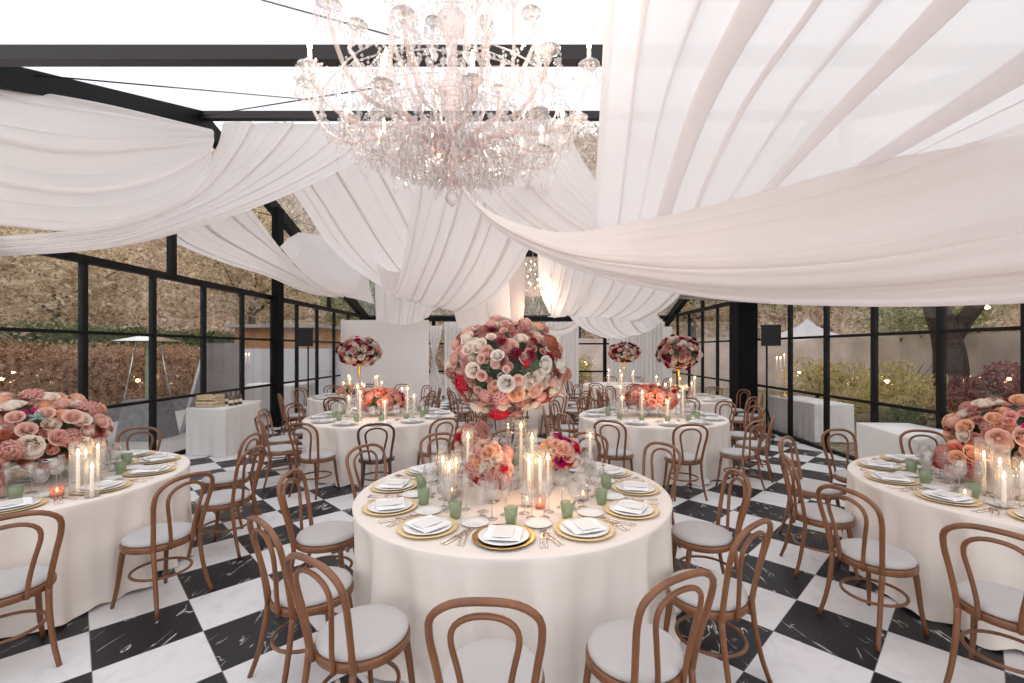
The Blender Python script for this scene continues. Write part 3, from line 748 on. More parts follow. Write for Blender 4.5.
for k in range(12):
    if k not in (9, 10): setting('hedge-side front table', 18 + 30 * k - 30, 2)
    if k not in (2, 3): setting('maple-side front table', -14 + 30 * k, 2)
for k in range(12): setting('hedge-side middle table', 15 + 30 * k, 1, 'china')
for k in range(12): setting('maple-side middle table', 2 + 30 * k, 1, 'china')
for k in range(12): setting('hedge-side back table', 15 + 30 * k, 0, 'china')
for k in range(12): setting('maple-side back table', 30 * k, 0, 'china')
for k in range(12): setting('table behind the centre', 30 * k, 0, 'china')
for k in range(10): setting('curtain-side back table', 36 * k, 0, 'china') if k in (0, 1, 9, 8, 2) else None

# ------------------------------------------------------------------ candles
def m_taper(h):
    def mk():
        t = link('taper_candle', None)
        mb = MB(); mb.lathe([(0, 0), (.012, 0), (.012, .01), (.0105, h - .01), (.006, h), (0, h)], 10); child('wax', mb.mesh('taper', 'wax'), t)
        mb = MB(); mb.lathe([(0, .012), (.03, .012), (.032, .018), (.013, .02), (.013, .04)], 14); child('holder', mb.mesh('holder', 'glass'), t)
        mb = MB(); mb.lathe([(.001, h + .004), (.006, h + .014), (.0075, h + .022), (.005, h + .036), (.0005, h + .052)], 8); child('flame', mb.mesh('flame', 'flame'), t)
        return t
    return mk
def m_cyl(h, r):
    def mk():
        mb = MB(); w = lambda a, z: 1 + .03 * math.cos(20 * a)
        mb.lathe([(0, .004), (r, .002), (r, .004), (r, h * .5), (r, h), (r * .95, h), (r * .95, h - .004)], 60, wob=w); return link('glass_cylinder', mb.mesh('cylinder', 'ribbed'))
    return mk
def m_votive(col):
    def mk():
        t = link('votive_candle', None)
        mb = MB(); mb.lathe([(0, .002), (.030, .002), (.036, .012), (.038, .05), (.036, .078), (.033, .078), (.034, .05), (.032, .014), (0, .012)], 18); child('cup', mb.mesh('votive_cup', col), t)
        mb = MB(); mb.lathe([(0, .014), (.028, .014), (.028, .034), (0, .034)], 12); child('wax', mb.mesh('votive_wax', 'wax'), t)
        mb = MB(); mb.lathe([(.001, .036), (.006, .044), (.005, .052), (.0005, .066)], 8); child('flame', mb.mesh('votive_flame', 'votive_glow'), t)
        return t
    return mk
def candle(tn, x, y, h, cyl, r, desc):
    spawn('taper%d' % int(h * 100), m_taper(h), (x, y, .752), 0, 'lit ivory taper candle ' + desc, 'candle', 'lit taper candles')
    if cyl: spawn('cyl%d_%d' % (int(cyl * 100), int(r * 1000)), m_cyl(cyl, r), (x, y, .7505), 0, 'ribbed glass cylinder around the taper ' + desc, 'candle holder', 'ribbed glass candle cylinders')
def tpx(px, py): d = (H - .75) * F / (py - CY); return (px - CX) / F * d, d
CT = [(443, 492, .20, .30, .036, 'at the outer edge of the short centre-table trio'), (449, 500, .20, .30, .036, 'in front of the short centre-table trio'), (456, 494, .20, .30, .036, 'at the inner edge of the short centre-table trio'),
      (468, 486, .34, .42, .042, 'alone between trio and peach flower bowl'),
      (521, 482, .40, .48, .045, 'tallest, by the crystal stand'), (532, 487, .34, .42, .042, 'second tallest, by the crystal stand'),
      (529, 498, .24, .32, .040, 'short, before the two tallest, centre table'), (540, 496, .22, .32, .040, 'short, towards the magenta bowl on the centre table'),
      (590, 470, .26, .34, .038, 'behind the magenta flower bowl on the centre table'), (548, 489, .20, .30, .036, 'shortest, against the magenta flower bowl')]
for (px, py, h, c, r, ds) in CT:
    x, y = tpx(px, py); candle('centre table', x, y, h, c, r, ds)
for i, (px, py, h, c, r, ds) in enumerate([(78, 494, .26, .36, .045, 'closest to the flower mound on the hedge-side front table'), (86, 486, .22, .30, .042, 'second from the flower mound on the hedge-side front table'),
      (98, 482, .24, .33, .045, 'farthest from the flower mound on the hedge-side front table'), (92, 497, .18, .26, .04, 'standing lowest in the hedge-side front cluster')]):
    x, y = tpx(px, py); candle('', x, y, h, c, r, ds)
for i, (px, py, h, c, r, ds) in enumerate([(984, 492, .24, .38, .05, 'at the outer end of the maple-side front cluster'), (1000, 498, .22, .36, .05, 'in the middle of the maple-side front cluster'),
      (1004, 508, .18, .26, .045, 'in front of the others on the maple-side front table'), (1022, 500, .20, .28, .045, 'at the inner end of the maple-side front cluster')]):
    x, y = tpx(px, py); candle('', x, y, h, c, r, ds)
for tn, n, rad in (('hedge-side middle table', 8, .42), ('maple-side middle table', 8, .42), ('hedge-side back table', 8, .35), ('maple-side back table', 8, .35), ('curtain-side back table', 6, .35), ('table behind the centre', 6, .4)):
    cx, cy = TABLES[tn]
    for k in range(n):
        a = 2 * PI * (k + .4) / n; h = (.26, .36, .22, .40)[k % 4]
        candle(tn, cx + rad * 1.15 * math.cos(a), cy + rad * .85 * math.sin(a), h, h + .08, .04, "at %s o'clock of the flowers, %s" % (str((3 - int(round(12 * (k + .4) / n))) % 12 or 12), tn))
vt = [('centre table', 540, 508, 'pink', 'pink glass votive beside the low glass bowl'), ('centre table', 452, 497, 'glass', 'small clear votive behind the green tumbler'), ('centre table', 583, 500, 'glass', 'small clear votive near the magenta flower bowl'),
      ('hedge-side front table', 57, 497, 'pink', 'glowing pink votive in front of the flower mound'), ('maple-side front table', 965, 499, 'glass', 'clear votive near the ribbed cylinders'), ('centre table', 527, 506, 'glass', 'small clear votive beside the pink one')]
for tn, px, py, c, ds in vt:
    x, y = tpx(px, py); spawn('votive' + c, m_votive(c), (x, y, .7505), 0, ds + ' on the ' + tn, 'candle', 'votive candles')

# ------------------------------------------------------------------ flowers
def petal(mb, phi, w, r0, r1, z0, z1, bulge, mi=0, nu=3, nt=4, tip=.25, ruffle=0):
    G = np.zeros((nt + 1, nu + 1, 3))
    for i in range(nt + 1):
        t = i / nt
        for j in range(nu + 1):
            s = 2 * j / nu - 1; te = t * (1 - tip * s * s)
            wd = w * (math.sin(min(1, te * 1.3) * PI / 2) * .8 + .2)
            r = r0 + (r1 - r0) * te ** bulge; z = z0 + (z1 - z0) * math.sin(te * PI / 2) + ruffle * math.sin(5 * s + phi * 3) * t
            a = phi + s * wd; G[i, j] = (r * math.cos(a), r * math.sin(a), z)
    mb.grid(G, mi)
def T_(mb): return (np.array(mb.v), mb.f, mb.m)
def fl_rose(seed):
    rr = random.Random(seed); mb = MB(); mb.lathe([(.0, .70), (.05, .69), (.11, .62), (.16, .45), (.3, .1)], 8)
    for k, (n, r0, r1, z1, b, w) in enumerate([(3, .02, .09, .74, .7, 1.3), (4, .14, .24, .76, .5, 1.0), (5, .24, .40, .70, .5, .85), (5, .34, .58, .58, .55, .85), (6, .42, .78, .40, .6, .74), (7, .5, 1.0, .14, .7, .66)]):
        for j in range(n): petal(mb, 2 * PI * (j + .37 * k) / n + rr.uniform(-.1, .1), w, r0, r1, -.2, z1 + rr.uniform(-.04, .04), b, tip=.22, ruffle=.02)
    return T_(mb)
def fl_dahlia(seed):
    rr = random.Random(seed); mb = MB()
    for k, (n, r1, z1) in enumerate([(6, .22, .55), (9, .45, .50), (11, .68, .36), (13, .86, .18), (14, 1.0, .0)]):
        for j in range(n): petal(mb, 2 * PI * (j + .5 * (k % 2)) / n + rr.uniform(-.05, .05), 2.3 / n, .05, r1, -.2, z1, 1.2, nu=2, nt=3, tip=.45)
    return T_(mb)
def fl_hydra(seed):
    rr = random.Random(seed); mb = MB()
    for k in range(34):
        z = 1 - 1.2 * (k + .5) / 34; a = k * 2.39996; r = math.sqrt(max(0, 1 - z * z)); c = Vector((r * math.cos(a), r * math.sin(a), z * .8)) * .82
        q = c.normalized().to_track_quat('Z', 'Y').to_matrix().to_4x4(); b = MB()
        for j in range(4): petal(b, PI / 2 * j + k, .6, .02, .36, 0, .05, 1, nu=2, nt=2, tip=.3)
        mb.tmpl(T_(b), Matrix.Translation(c) @ q)
    return T_(mb)
def fl_orchid(seed):
    mb = MB()
    for j in range(5): petal(mb, 2 * PI * j / 5 + .3, .55 if j % 2 else .42, .03, 1.0, 0, .12, .9, nu=4, nt=4, tip=.3, ruffle=.06)
    petal(mb, -PI / 2, .5, .05, .45, .05, .4, 1, mi=0, tip=.3); petal(mb, PI / 2, .5, .02, .22, .05, .35, 1); return T_(mb)
def fl_ranunc(seed):
    rr = random.Random(seed); mb = MB()
    mb.lathe([(0, .60), (.06, .58), (.12, .48), (.2, .1)], 8)
    for k in range(6):
        n = 5 + k
        for j in range(n): petal(mb, 2 * PI * (j + .31 * k) / n, 4.6 / n, .03 + .05 * k, .18 + .15 * k, -.3, .62 - .07 * k * k * .35, .55 if k < 4 else .8, nu=2, nt=3, tip=.1)
    return T_(mb)
def fl_leaf(seed):
    rr = random.Random(seed); mb = MB()
    for k in range(5):
        a = 2 * PI * k / 5 + rr.random(); b = MB(); G = np.zeros((5, 3, 3))
        for i in range(5):
            t = i / 4; w = .20 * math.sin(PI * min(1, t * .93 + .07))
            for j in range(3): G[i, j] = ((j - 1) * w, t * 1.2, .25 * t + .1 * (abs(j - 1)) - .25 * t * t)
        b.grid(G); mb.tmpl(T_(b), Matrix.Rotation(a, 4, 'Z'))
    return T_(mb)
FT = {'rose': fl_rose(1), 'dahlia': fl_dahlia(2), 'hydrangea': fl_hydra(3), 'orchid': fl_orchid(4), 'ranunculus': fl_ranunc(5), 'leaf_spray': fl_leaf(6)}
FM = {}
def fmesh(sp, col):
    k = (sp, col)
    if k not in FM:
        mb = MB(); mb.tmpl(FT[sp], Matrix.Identity(4)); FM[k] = mb.mesh(sp + '_' + col, col)
    return FM[k]
PAL_BIG = [('rose', 'f_blush', 12, .052), ('rose', 'f_cream', 14, .056), ('rose', 'f_peach', 4, .05), ('rose', 'f_dusty', 8, .045), ('dahlia', 'f_burgundy', 6, .05), ('orchid', 'f_magenta', 1.5, .05), ('ranunculus', 'f_blush', 12, .036),
           ('ranunculus', 'f_dusty', 15, .034), ('hydrangea', 'f_rust', 3, .055), ('hydrangea', 'f_pink', 2, .055), ('hydrangea', 'f_crimson', 1, .07), ('ranunculus', 'f_cream', 7, .036), ('leaf_spray', 'leaf_rose', 5, .042), ('leaf_spray', 'eucalyptus', .6, .05), ('dahlia', 'f_dusty', 7, .045), ('rose', 'f_ivory', 7, .055)]
PAL_LOW = [('rose', 'f_peach', 9, .045), ('rose', 'f_blush', 12, .05), ('rose', 'f_cream', 9, .05), ('orchid', 'f_magenta', 3, .05), ('ranunculus', 'f_pink', 8, .034), ('rose', 'f_crimson', 4, .045), ('hydrangea', 'f_dusty', 4, .06), ('leaf_spray', 'leaf_rose', 5, .05), ('ranunculus', 'f_cream', 6, .034)]
PAL_MAG = [('rose', 'f_cream', 9, .048), ('rose', 'f_peach', 7, .046), ('rose', 'f_magenta', 6, .05), ('rose', 'f_blush', 6, .046), ('orchid', 'f_magenta', 2, .05), ('leaf_spray', 'leaf_rose', 3, .05), ('rose', 'f_crimson', 3, .045)]
PAL_HOT = [('rose', 'f_coral', 8, .055), ('rose', 'f_peach', 7, .055), ('rose', 'f_pink', 7, .055), ('orchid', 'f_burgundy', 3, .06), ('rose', 'f_crimson', 4, .05), ('hydrangea', 'f_dusty', 4, .07), ('leaf_spray', 'leaf_rose', 3, .06), ('rose', 'f_blush', 4, .05)]
PAL_WIDE = [('rose', 'f_blush', 11, .060), ('rose', 'f_peach', 8, .06), ('rose', 'f_cream', 9, .062), ('hydrangea', 'f_dusty', 6, .07), ('ranunculus', 'f_pink', 7, .04), ('orchid', 'f_magenta', 1.2, .05), ('dahlia', 'f_rust', 6, .055), ('leaf_spray', 'eucalyptus', 1.2, .06), ('leaf_spray', 'leaf_rose', 4, .06), ('rose', 'f_coral', 2, .05), ('ranunculus', 'f_dusty', 7, .04)]
PAL_FAR = [('rose', 'f_cream', 14, .06), ('rose', 'f_burgundy', 11, .06), ('rose', 'f_dusty', 9, .06), ('rose', 'f_blush', 9, .06), ('rose', 'f_magenta', 3, .06), ('leaf_spray', 'leaf_rose', 5, .07), ('rose', 'f_ivory', 6, .055)]

def flower_mass(t, centre, rad, pal, nflow, nparts, seed, zmin=-1.0, view=None, scl=1.0):
    """flowers set all over an ellipsoid: the NPARTS facing the room front are parts, the rest is one part"""
    rr = random.Random(seed); items = []
    rx, ry, rz = rad; w = [p[2] for p in pal]
    for k in range(nflow):
        z = 1 - (1 - zmin) * (k + .5) / nflow; a = k * 2.399963 + rr.uniform(-.15, .15); r = math.sqrt(max(0, 1 - z * z))
        n = Vector((r * math.cos(a), r * math.sin(a), z)); j = rr.uniform(.90, 1.09)
        c = Vector(centre) + Vector((n.x * rx * j, n.y * ry * j, n.z * rz * j))
        sp, col, _, s = rr.choices(pal, w)[0]; s *= rr.uniform(.75, 1.22) * scl * (1.0 if sp == 'leaf_spray' else 1.08)
        nn = (Vector((n.x / rx, n.y / ry, n.z / rz)).normalized() + Vector((rr.uniform(-.3, .3), rr.uniform(-.3, .3), rr.uniform(-.2, .3)))).normalized()
        items.append((n.y - .15 * n.z, sp, col, c, nn, s, rr.random() * 6.28))
    items.sort(key=lambda q: q[0])
    mats = []; mb = MB()
    for i, (_, sp, col, c, nn, s, ro) in enumerate(items):
        q = nn.to_track_quat('Z', 'Y')
        mt = Matrix.Translation(c) @ q.to_matrix().to_4x4() @ Matrix.Rotation(ro, 4, 'Z') @ Matrix.Diagonal((s, s, s * .8, 1))
        if i < nparts:
            o = child(sp, fmesh(sp, col), t); o.matrix_local = mt
        else:
            if col not in mats: mats.append(col)
            mb.tmpl(FT[sp], mt, mats.index(col))
    if mb.v: tag(child('rear_blooms', mb.mesh('rear_blooms', mats), t), kind='stuff')
    # dark leafy core that holds the stems
    core = MB(); n1, n2 = 20, 12
    G = np.zeros((n2 + 1, n1 + 1, 3))
    for i in range(n2 + 1):
        ph = PI * i / n2
        for j in range(n1 + 1):
            a = 2 * PI * j / n1; z = math.cos(ph)
            if z < zmin: z = zmin
            G[i, j] = (centre[0] + .80 * rx * math.sin(ph) * math.cos(a), centre[1] + .80 * ry * math.sin(ph) * math.sin(a), centre[2] + .80 * rz * z)
    core.grid(G); child('foliage', core.mesh('foliage', 'leaf_rose'), t)

def globe(x, y, zc, rad, pal, nflow, nparts, seed, label, stand='crystal'):
    t = link('flower_arrangement', None, loc=(x, y, .7505), label=label, cat='flowers', group='tall flower globes')
    flower_mass(t, (0, 0, zc - .7505), rad, pal, nflow, nparts, seed)
    h = zc - .7505 - rad[2] * .8; mb = MB()
    if stand == 'crystal':
        prof = [(0, .004), (.11, .004), (.115, .012), (.05, .03), (.03, .06), (.045, .09), (.028, .12), (.02, .16), (.032, .19), (.05, .24), (.032, .29), (.018, .33), (.018, h * .75), (.04, h * .82), (.075, h * .95), (.10, h + .03)]
        mb.lathe(prof, 16, smooth=False); child('crystal_stand', mb.mesh('crystal_stand', 'crystal'), t)
        bd = MB()
        for ring, (r, z0, n, L) in enumerate(((.10, h, 14, .20), (.065, h * .62, 10, .12), (.12, h + .02, 10, .10))):
            for k in range(n):
                a = 2 * PI * k / n
                for q in range(int(L / .024)):
                    octa(bd, (r * math.cos(a) * (1 - .1 * q), r * math.sin(a) * (1 - .1 * q), z0 - q * .024), .009, .012)
        tag(child('bead_strand', bd.mesh('bead_strand', 'crystal'), t), kind='stuff')
    else:
        mb.lathe([(0, .003), (.09, .003), (.09, .01), (.02, .03), (.014, .06), (.012, h * .5), (.02, h * .55), (.03, h * .8), (.05, h * .95), (.09, h + .03)], 16)
        child('gold_stand', mb.mesh('gold_stand', 'gold'), t)
    return t
def octa(mb, c, r, h, n=6, low=1.0):
    x, y, z = c; vs = [(x, y, z + h)] + [(x + r * math.cos(2 * PI * k / n), y + r * math.sin(2 * PI * k / n), z) for k in range(n)] + [(x, y, z - h * low)]
    fs = [(0, 1 + k, 1 + (k + 1) % n) for k in range(n)] + [(n + 1, 1 + (k + 1) % n, 1 + k) for k in range(n)]
    mb.add(vs, fs, 0, False)
def mound(x, y, zc, rad, pal, nflow, nparts, seed, label, zb=.7505, vase='glass', zmin=-.55, cat='flowers'):
    t = link('flower_arrangement', None, loc=(x, y, zb), label=label, cat=cat, group='low flower arrangements')
    flower_mass(t, (0, 0, zc - zb), rad, pal, nflow, nparts, seed, zmin)
    h = zc - zb - rad[2] * .35; mb = MB(); r = min(rad[0], .16) * .75
    mb.lathe([(0, .003), (r * .6, .003), (r * .6, .008), (.02, .016), (.015, h * .3), (r * .5, h * .45), (r, h * .8), (r * 1.05, h), (r, h), (r * .9, h * .8), (0, h * .45)], 20)
    child('bowl', mb.mesh('flower_bowl', vase), t); return t
globe(-.13, 3.34, 1.625, (.40, .40, .325), PAL_BIG, 430, 98, 31, 'big globe of blush, cream and burgundy flowers on the crystal stand of the centre table')
x, y = tpx(488, 506); mound(x + .01, y + .1, .985, (.125, .12, .14), PAL_LOW, 95, 45, 32, 'low bowl of peach and blush roses in front of the crystal stand', zmin=-.8)
x, y = tpx(560, 484); mound(x, y, .98, (.13, .12, .11), PAL_MAG, 85, 42, 33, 'low bowl of cream and magenta roses beside the tall tapers', zmin=-.7)
x, y = tpx(472, 474); mound(x, y + .1, .99, (.12, .12, .13), PAL_LOW, 70, 30, 34, 'low bowl of pink and purple flowers behind the crystal stand', zmin=-.7)
cx, cy = TABLES['hedge-side front table']
mound(cx + .08, cy + .06, 1.10, (.46, .42, .29), PAL_WIDE, 270, 95, 35, 'wide mound of roses and grey leaves on the hedge-side front table', zmin=-.75)
mound(cx + .24, cy - .50, .86, (.17, .14, .11), PAL_HOT, 26, 18, 36, 'small peach and coral posy at the foot of the wide mound', zmin=-.6)
cx, cy = TABLES['maple-side front table']
mound(cx + .22, cy + .20, 1.11, (.52, .38, .27), PAL_WIDE, 280, 95, 37, 'wide mound of pink flowers on the maple-side front table', zmin=-.75)
mound(cx - .34, cy + .16, .91, (.15, .14, .13), PAL_HOT, 30, 22, 38, 'small coral and peach posy beside the ribbed cylinders on the maple side', zmin=-.6)
cx, cy = TABLES['hedge-side middle table']; mound(cx, cy, .98, (.33, .26, .17), PAL_HOT, 90, 40, 39, 'coral and pink low arrangement on the hedge-side middle table')
cx, cy = TABLES['maple-side middle table']; mound(cx - .03, cy, 1.0, (.38, .28, .20), PAL_HOT, 100, 44, 40, 'orange and wine red low arrangement on the maple-side middle table')
cx, cy = TABLES['hedge-side back table']; globe(-3.63, 9.9, 1.72, (.42, .42, .30), PAL_FAR, 190, 60, 41, 'pink and white flower globe on a gold stand before the white screen', 'gold')
mound(cx - .1, cy - .4, .90, (.28, .2, .12), PAL_LOW, 40, 16, 44, 'low pink arrangement at the foot of the globe before the white screen')
cx, cy = TABLES['maple-side back table']; globe(3.22, 9.6, 1.70, (.42, .42, .33), PAL_FAR, 200, 60, 42, 'burgundy and cream flower globe on a gold stand near the black column', 'gold')
mound(cx - .05, cy - .35, .89, (.24, .2, .12), PAL_LOW, 40, 16, 45, 'low blush arrangement at the foot of the globe near the black column')
globe(2.82, 13.1, 1.68, (.42, .42, .27), PAL_FAR, 160, 50, 43, 'smallest flower globe, standing in front of the white curtains', 'gold')

# ------------------------------------------------------------------ chandelier
def make_chandelier():
    t = link('crystal_chandelier', None)
    rr = random.Random(5)
    # central glass shaft, origin at hub
    mb = MB(); mb.lathe([(0, -.30), (.03, -.29), (.05, -.26), (.02, -.22), (.05, -.17), (.12, -.10), (.15, -.04), (.10, .02), (.05, .06), (.035, .12), (.06, .18), (.10, .26), (.07, .34), (.03, .40), (.03, .55), (.07, .60), (.09, .68), (.04, .76), (.03, 1.1)], 20, smooth=False)
    child('shaft', mb.mesh('shaft', 'crystal_arm'), t)
    mb = MB(); mb.lathe([(0, -.42), (.028, -.395), (.042, -.36), (.028, -.33), (.006, -.31), (0, -.28)], 8, smooth=False); child('finial', mb.mesh('finial', 'crystal'), t)
    mb = MB(); mb.tube([(0, 0, 1.05), (0, 0, 2.6)], .012, 6); child('chain', mb.mesh('chain', 'brass'), t)
    def arm(R, zc, dip, a, wob):
        ca, sa = math.cos(a), math.sin(a); e = MB()
        pr = [(.06, .02), (.18, -.02 - dip * .5), (R * .45, .04 - dip), (R * .68, -.02 - dip * .7), (R * .86, -.02), (R * .97, zc * .55), (R, zc)] if zc < .45 else [(.05, .05), (.14, -.02), (.28, .02), (R * .75, .18), (R * .98, .38), (R, zc * .8), (R * .93, zc)]
        e.tube(arc([(r * ca, r * sa, z) for r, z in pr], 22), .0105, 7)
        o = child('arm', e.mesh('arm', 'crystal_arm'), t)
        tx, ty = (pr[-1][0]) * ca, pr[-1][0] * sa
        b = MB(); b.lathe([(0, 0), (.03, .002), (.052, .016), (.056, .024), (.03, .012), (.018, .02), (.024, .05), (.02, .052), (0, .03)], 14, c=(tx, ty, zc)); child('drip_pan', b.mesh('drip_pan', 'crystal'), o)
        b = MB(); b.lathe([(0, .02), (.011, .02), (.011, .10), (0, .10)], 8, c=(tx, ty, zc)); child('candle_tube', b.mesh('candle_tube', 'wax'), o)
        b = MB(); b.lathe([(0, .10), (.008, .105), (.012, .12), (.008, .145), (.001, .165)], 8, c=(tx, ty, zc)); child('bulb', b.mesh('bulb', 'bulb'), o)
        b = MB()
        for k in range(7):
            q = 2 * PI * k / 7 + a; x, y = tx + .055 * math.cos(q), ty + .055 * math.sin(q)
            octa(b, (x, y, zc + .005), .008, .009); octa(b, (x, y, zc - .014), .007, .009); octa(b, (x, y, zc - .055), .017, .022, 6, 1.6)
        tag(child('pendants', b.mesh('pendants', 'crystal'), o), kind='stuff')
        # drops strung along the arm
        b = MB()
        for f in (.35, .5, .65, .8):
            x, y = R * f * ca, R * f * sa; z = -.05 - dip * .8
            octa(b, (x, y, z), .008, .010); octa(b, (x, y, z - .05), .016, .024, 6, 1.7)
        tag(child('drops', b.mesh('drops', 'crystal'), o), kind='stuff')
    for k in range(14): arm(.76 + .05 * (k % 2), .13 + .10 * (k % 2), .07, 2 * PI * k / 14 + .12, 0)
    for k in range(8): arm(.56, -.01, .09, 2 * PI * k / 8 + .33, 0)
    for k in range(8): arm(.56, .52, 0, 2 * PI * k / 8 + .3, 0)
    for k in range(6): arm(.36, .86, 0, 2 * PI * k / 6, 0)
    # swags of beads between arm tips and down to the bottom
    for k in range(12):
        a0, a1 = 2 * PI * k / 12 + .12, 2 * PI * (k + 1) / 12 + .12
        p0 = Vector((.74 * math.cos(a0), .74 * math.sin(a0), .16)); p1 = Vector((.74 * math.cos(a1), .74 * math.sin(a1), .16)); b = MB()
        for q in range(15):
            f = q / 14; p = p0.lerp(p1, f); p.z -= .22 * 4 * f * (1 - f) * .55; octa(b, p, .0095, .0105)
        child('bead_chain', b.mesh('bead_chain', 'crystal'), t)
        b = MB(); p1 = Vector((.10 * math.cos(a0), .10 * math.sin(a0), .55))
        for q in range(26):
            f = q / 25; p = p0.lerp(p1, f); p.z -= .16 * 4 * f * (1 - f); octa(b, p, .0085, .0095)
        child('bead_chain', b.mesh('bead_chain', 'crystal'), t)
    # tiered curtain of drops beneath
    for ring, (r, z, n, s) in enumerate(((.50, -.10, 60, 1.0), (.40, -.15, 52, 1.0), (.30, -.19, 42, 1.0), (.20, -.22, 30, 1.0), (.11, -.24, 16, .9), (.60, -.06, 64, 1.0), (.70, -.02, 60, .9), (.45, -.03, 50, .9), (.35, -.07, 44, .9), (.25, -.12, 30, .9), (.62, .10, 44, .9), (.48, .16, 36, .9))):
        b = MB()
        for k in range(n):
            a = 2 * PI * k / n + rr.uniform(-.03, .03); zz = z + rr.uniform(-.02, .02); x, y = r * math.cos(a), r * math.sin(a)
            octa(b, (x, y, zz + .05), .008, .009); octa(b, (x, y, zz + .03), .008, .009); octa(b, (x, y, zz), .018 * s, .020, 6, 2.0)
        ring_pts = [(r * math.cos(2 * PI * k / 40), r * math.sin(2 * PI * k / 40), z + .065) for k in range(40)]
        b.tube(ring_pts, .004, 5, closed=True)
        tag(child('drop_tier', b.mesh('drop_tier', 'crystal'), t), kind='stuff')
    for ring, (r, z, n) in enumerate(((.22, .58, 20), (.16, .86, 16), (.13, .30, 14))):
        b = MB()
        for k in range(n):
            a = 2 * PI * k / n; x, y = r * math.cos(a), r * math.sin(a); octa(b, (x, y, z), .016, .02, 6, 1.8); octa(b, (x, y, z + .035), .008, .009)
        ring_pts = [(r * math.cos(2 * PI * k / 30), r * math.sin(2 * PI * k / 30), z + .045) for k in range(30)]
        b.tube(ring_pts, .005, 5, closed=True)
        tag(child('drop_tier', b.mesh('drop_tier', 'crystal'), t), kind='stuff')
    return t
spawn('chandelier', make_chandelier, (-.39, 2.4, 2.88), 0, 'large many-armed crystal chandelier with lit candle bulbs hanging over the front', 'chandelier', 'crystal chandeliers', scale=.90)
spawn('chandelier', make_chandelier, (.16, 10.5, 3.15), .3, 'small crystal chandelier hanging over the back tables', 'chandelier', 'crystal chandeliers', scale=.62)

# ------------------------------------------------------------------ bar, console, speakers
def draped_box(name, corners, z, label, cat, seed, mat='white_linen'):
    """a table hidden under a box-pleated cloth; corners anticlockwise"""
    pts = []; rr = random.Random(seed)
    for i in range(len(corners)):
        a, b = Vector(corners[i]), Vector(corners[(i + 1) % len(corners)]); n = max(4, int((b - a).length / .03))
        d = (b - a).normalized(); nn = Vector((d.y, -d.x))
        for k in range(n): pts.append((a.lerp(b, k / n), nn, k / n))
    G = []; c = sum((Vector(q) for q in corners), Vector((0, 0))) / len(corners)
    rows = [(0.0, z)] + [(1.0, z), (1.003, z - .008)]
    for f, zz in rows: G.append([((c + (p - c) * f).x, (c + (p - c) * f).y, zz) for p, _, _ in pts + pts[:1]])
    for i in range(1, 9):
        t = i / 8; row = []
        for k, (p, nn, f) in enumerate(pts + pts[:1]):
            o = .012 * t * (math.sin(k * .9 + seed) + math.sin(k * .37)) ; q = p + nn * o; row.append((q.x, q.y, z - .008 - t * (z - .012)))
        G.append(row)
    mb = MB(); mb.grid(np.array(G)); return mb.obj(name, mat, label=label, cat=cat)
bar = [(-5.68, 7.6), (-4.90, 7.42), (-4.98, 8.5), (-5.12, 8.8), (-5.68, 8.8)]
draped_box('bar_table', bar, .78, 'white-clothed bar table with crates and bottles by the hedge-side glass', 'table', 3)
draped_box('console_table', [(4.19, 4.84), (5.07, 5.45), (5.08, 6.05), (4.43, 6.10)], .78, 'white-clothed console table by the maple-side glass', 'table', 5)
def crate(x, y, z, s, label):
    t = link('wooden_crate', None, loc=(x, y, z), label=label, cat='crate', group='small crates on the bar')
    mb = MB(); L, W, Hh = .34 * s, .24 * s, .10 * s
    for i in range(2):
        z0 = i * Hh * .55
        mb.box((0, 0, z0), (L, .012, z0 + Hh * .45)); mb.box((0, W, z0), (L, W + .012, z0 + Hh * .45)); mb.box((0, 0, z0), (.012, W, z0 + Hh * .45)); mb.box((L, 0, z0), (L + .012, W + .012, z0 + Hh * .45))
    mb.box((0, 0, 0), (L, W, .012)); child('box', mb.mesh('crate', 'crate'), t)
    mb = MB()
    for (a, b) in ((.012, .012), (L - .02, .012), (.012, W - .012), (L - .02, W - .012)): mb.box((a, b, 0), (a + .012, b + .012, Hh))
    child('post', mb.mesh('crate_posts', 'crate'), t)
crate(-5.60, 7.68, .782, 1.0, 'pale wooden crate, lower of the two on the bar')
crate(-5.59, 7.70, .885, .95, 'pale wooden crate, stacked topmost on the bar')
def m_bottle():
    t = link('bottle', None); mb = MB(); mb.lathe([(0, .002), (.033, .002), (.035, .01), (.035, .13), (.028, .16), (.013, .19), (.012, .24), (.014, .245), (0, .248)], 14)
    child('body', mb.mesh('bottle', 'bottle'), t); mb = MB(); mb.lathe([(.036, .05), (.036, .10)], 14); child('band', mb.mesh('band', 'label'), t); return t
for i, (px, ex) in enumerate(((214, 'closest to the crates'), (219, 'second from the crates'), (226, 'third from the crates'), (231, 'third from the table end'), (236, 'second from the table end'), (240, 'at the table end'))):
    y = 7.9 + .12 * (i % 3); spawn('bottle', m_bottle, ((px - CX) / F * y, y, .781), 0, 'dark bottle on the bar, ' + ex, 'bottle', 'bottles on the bar')
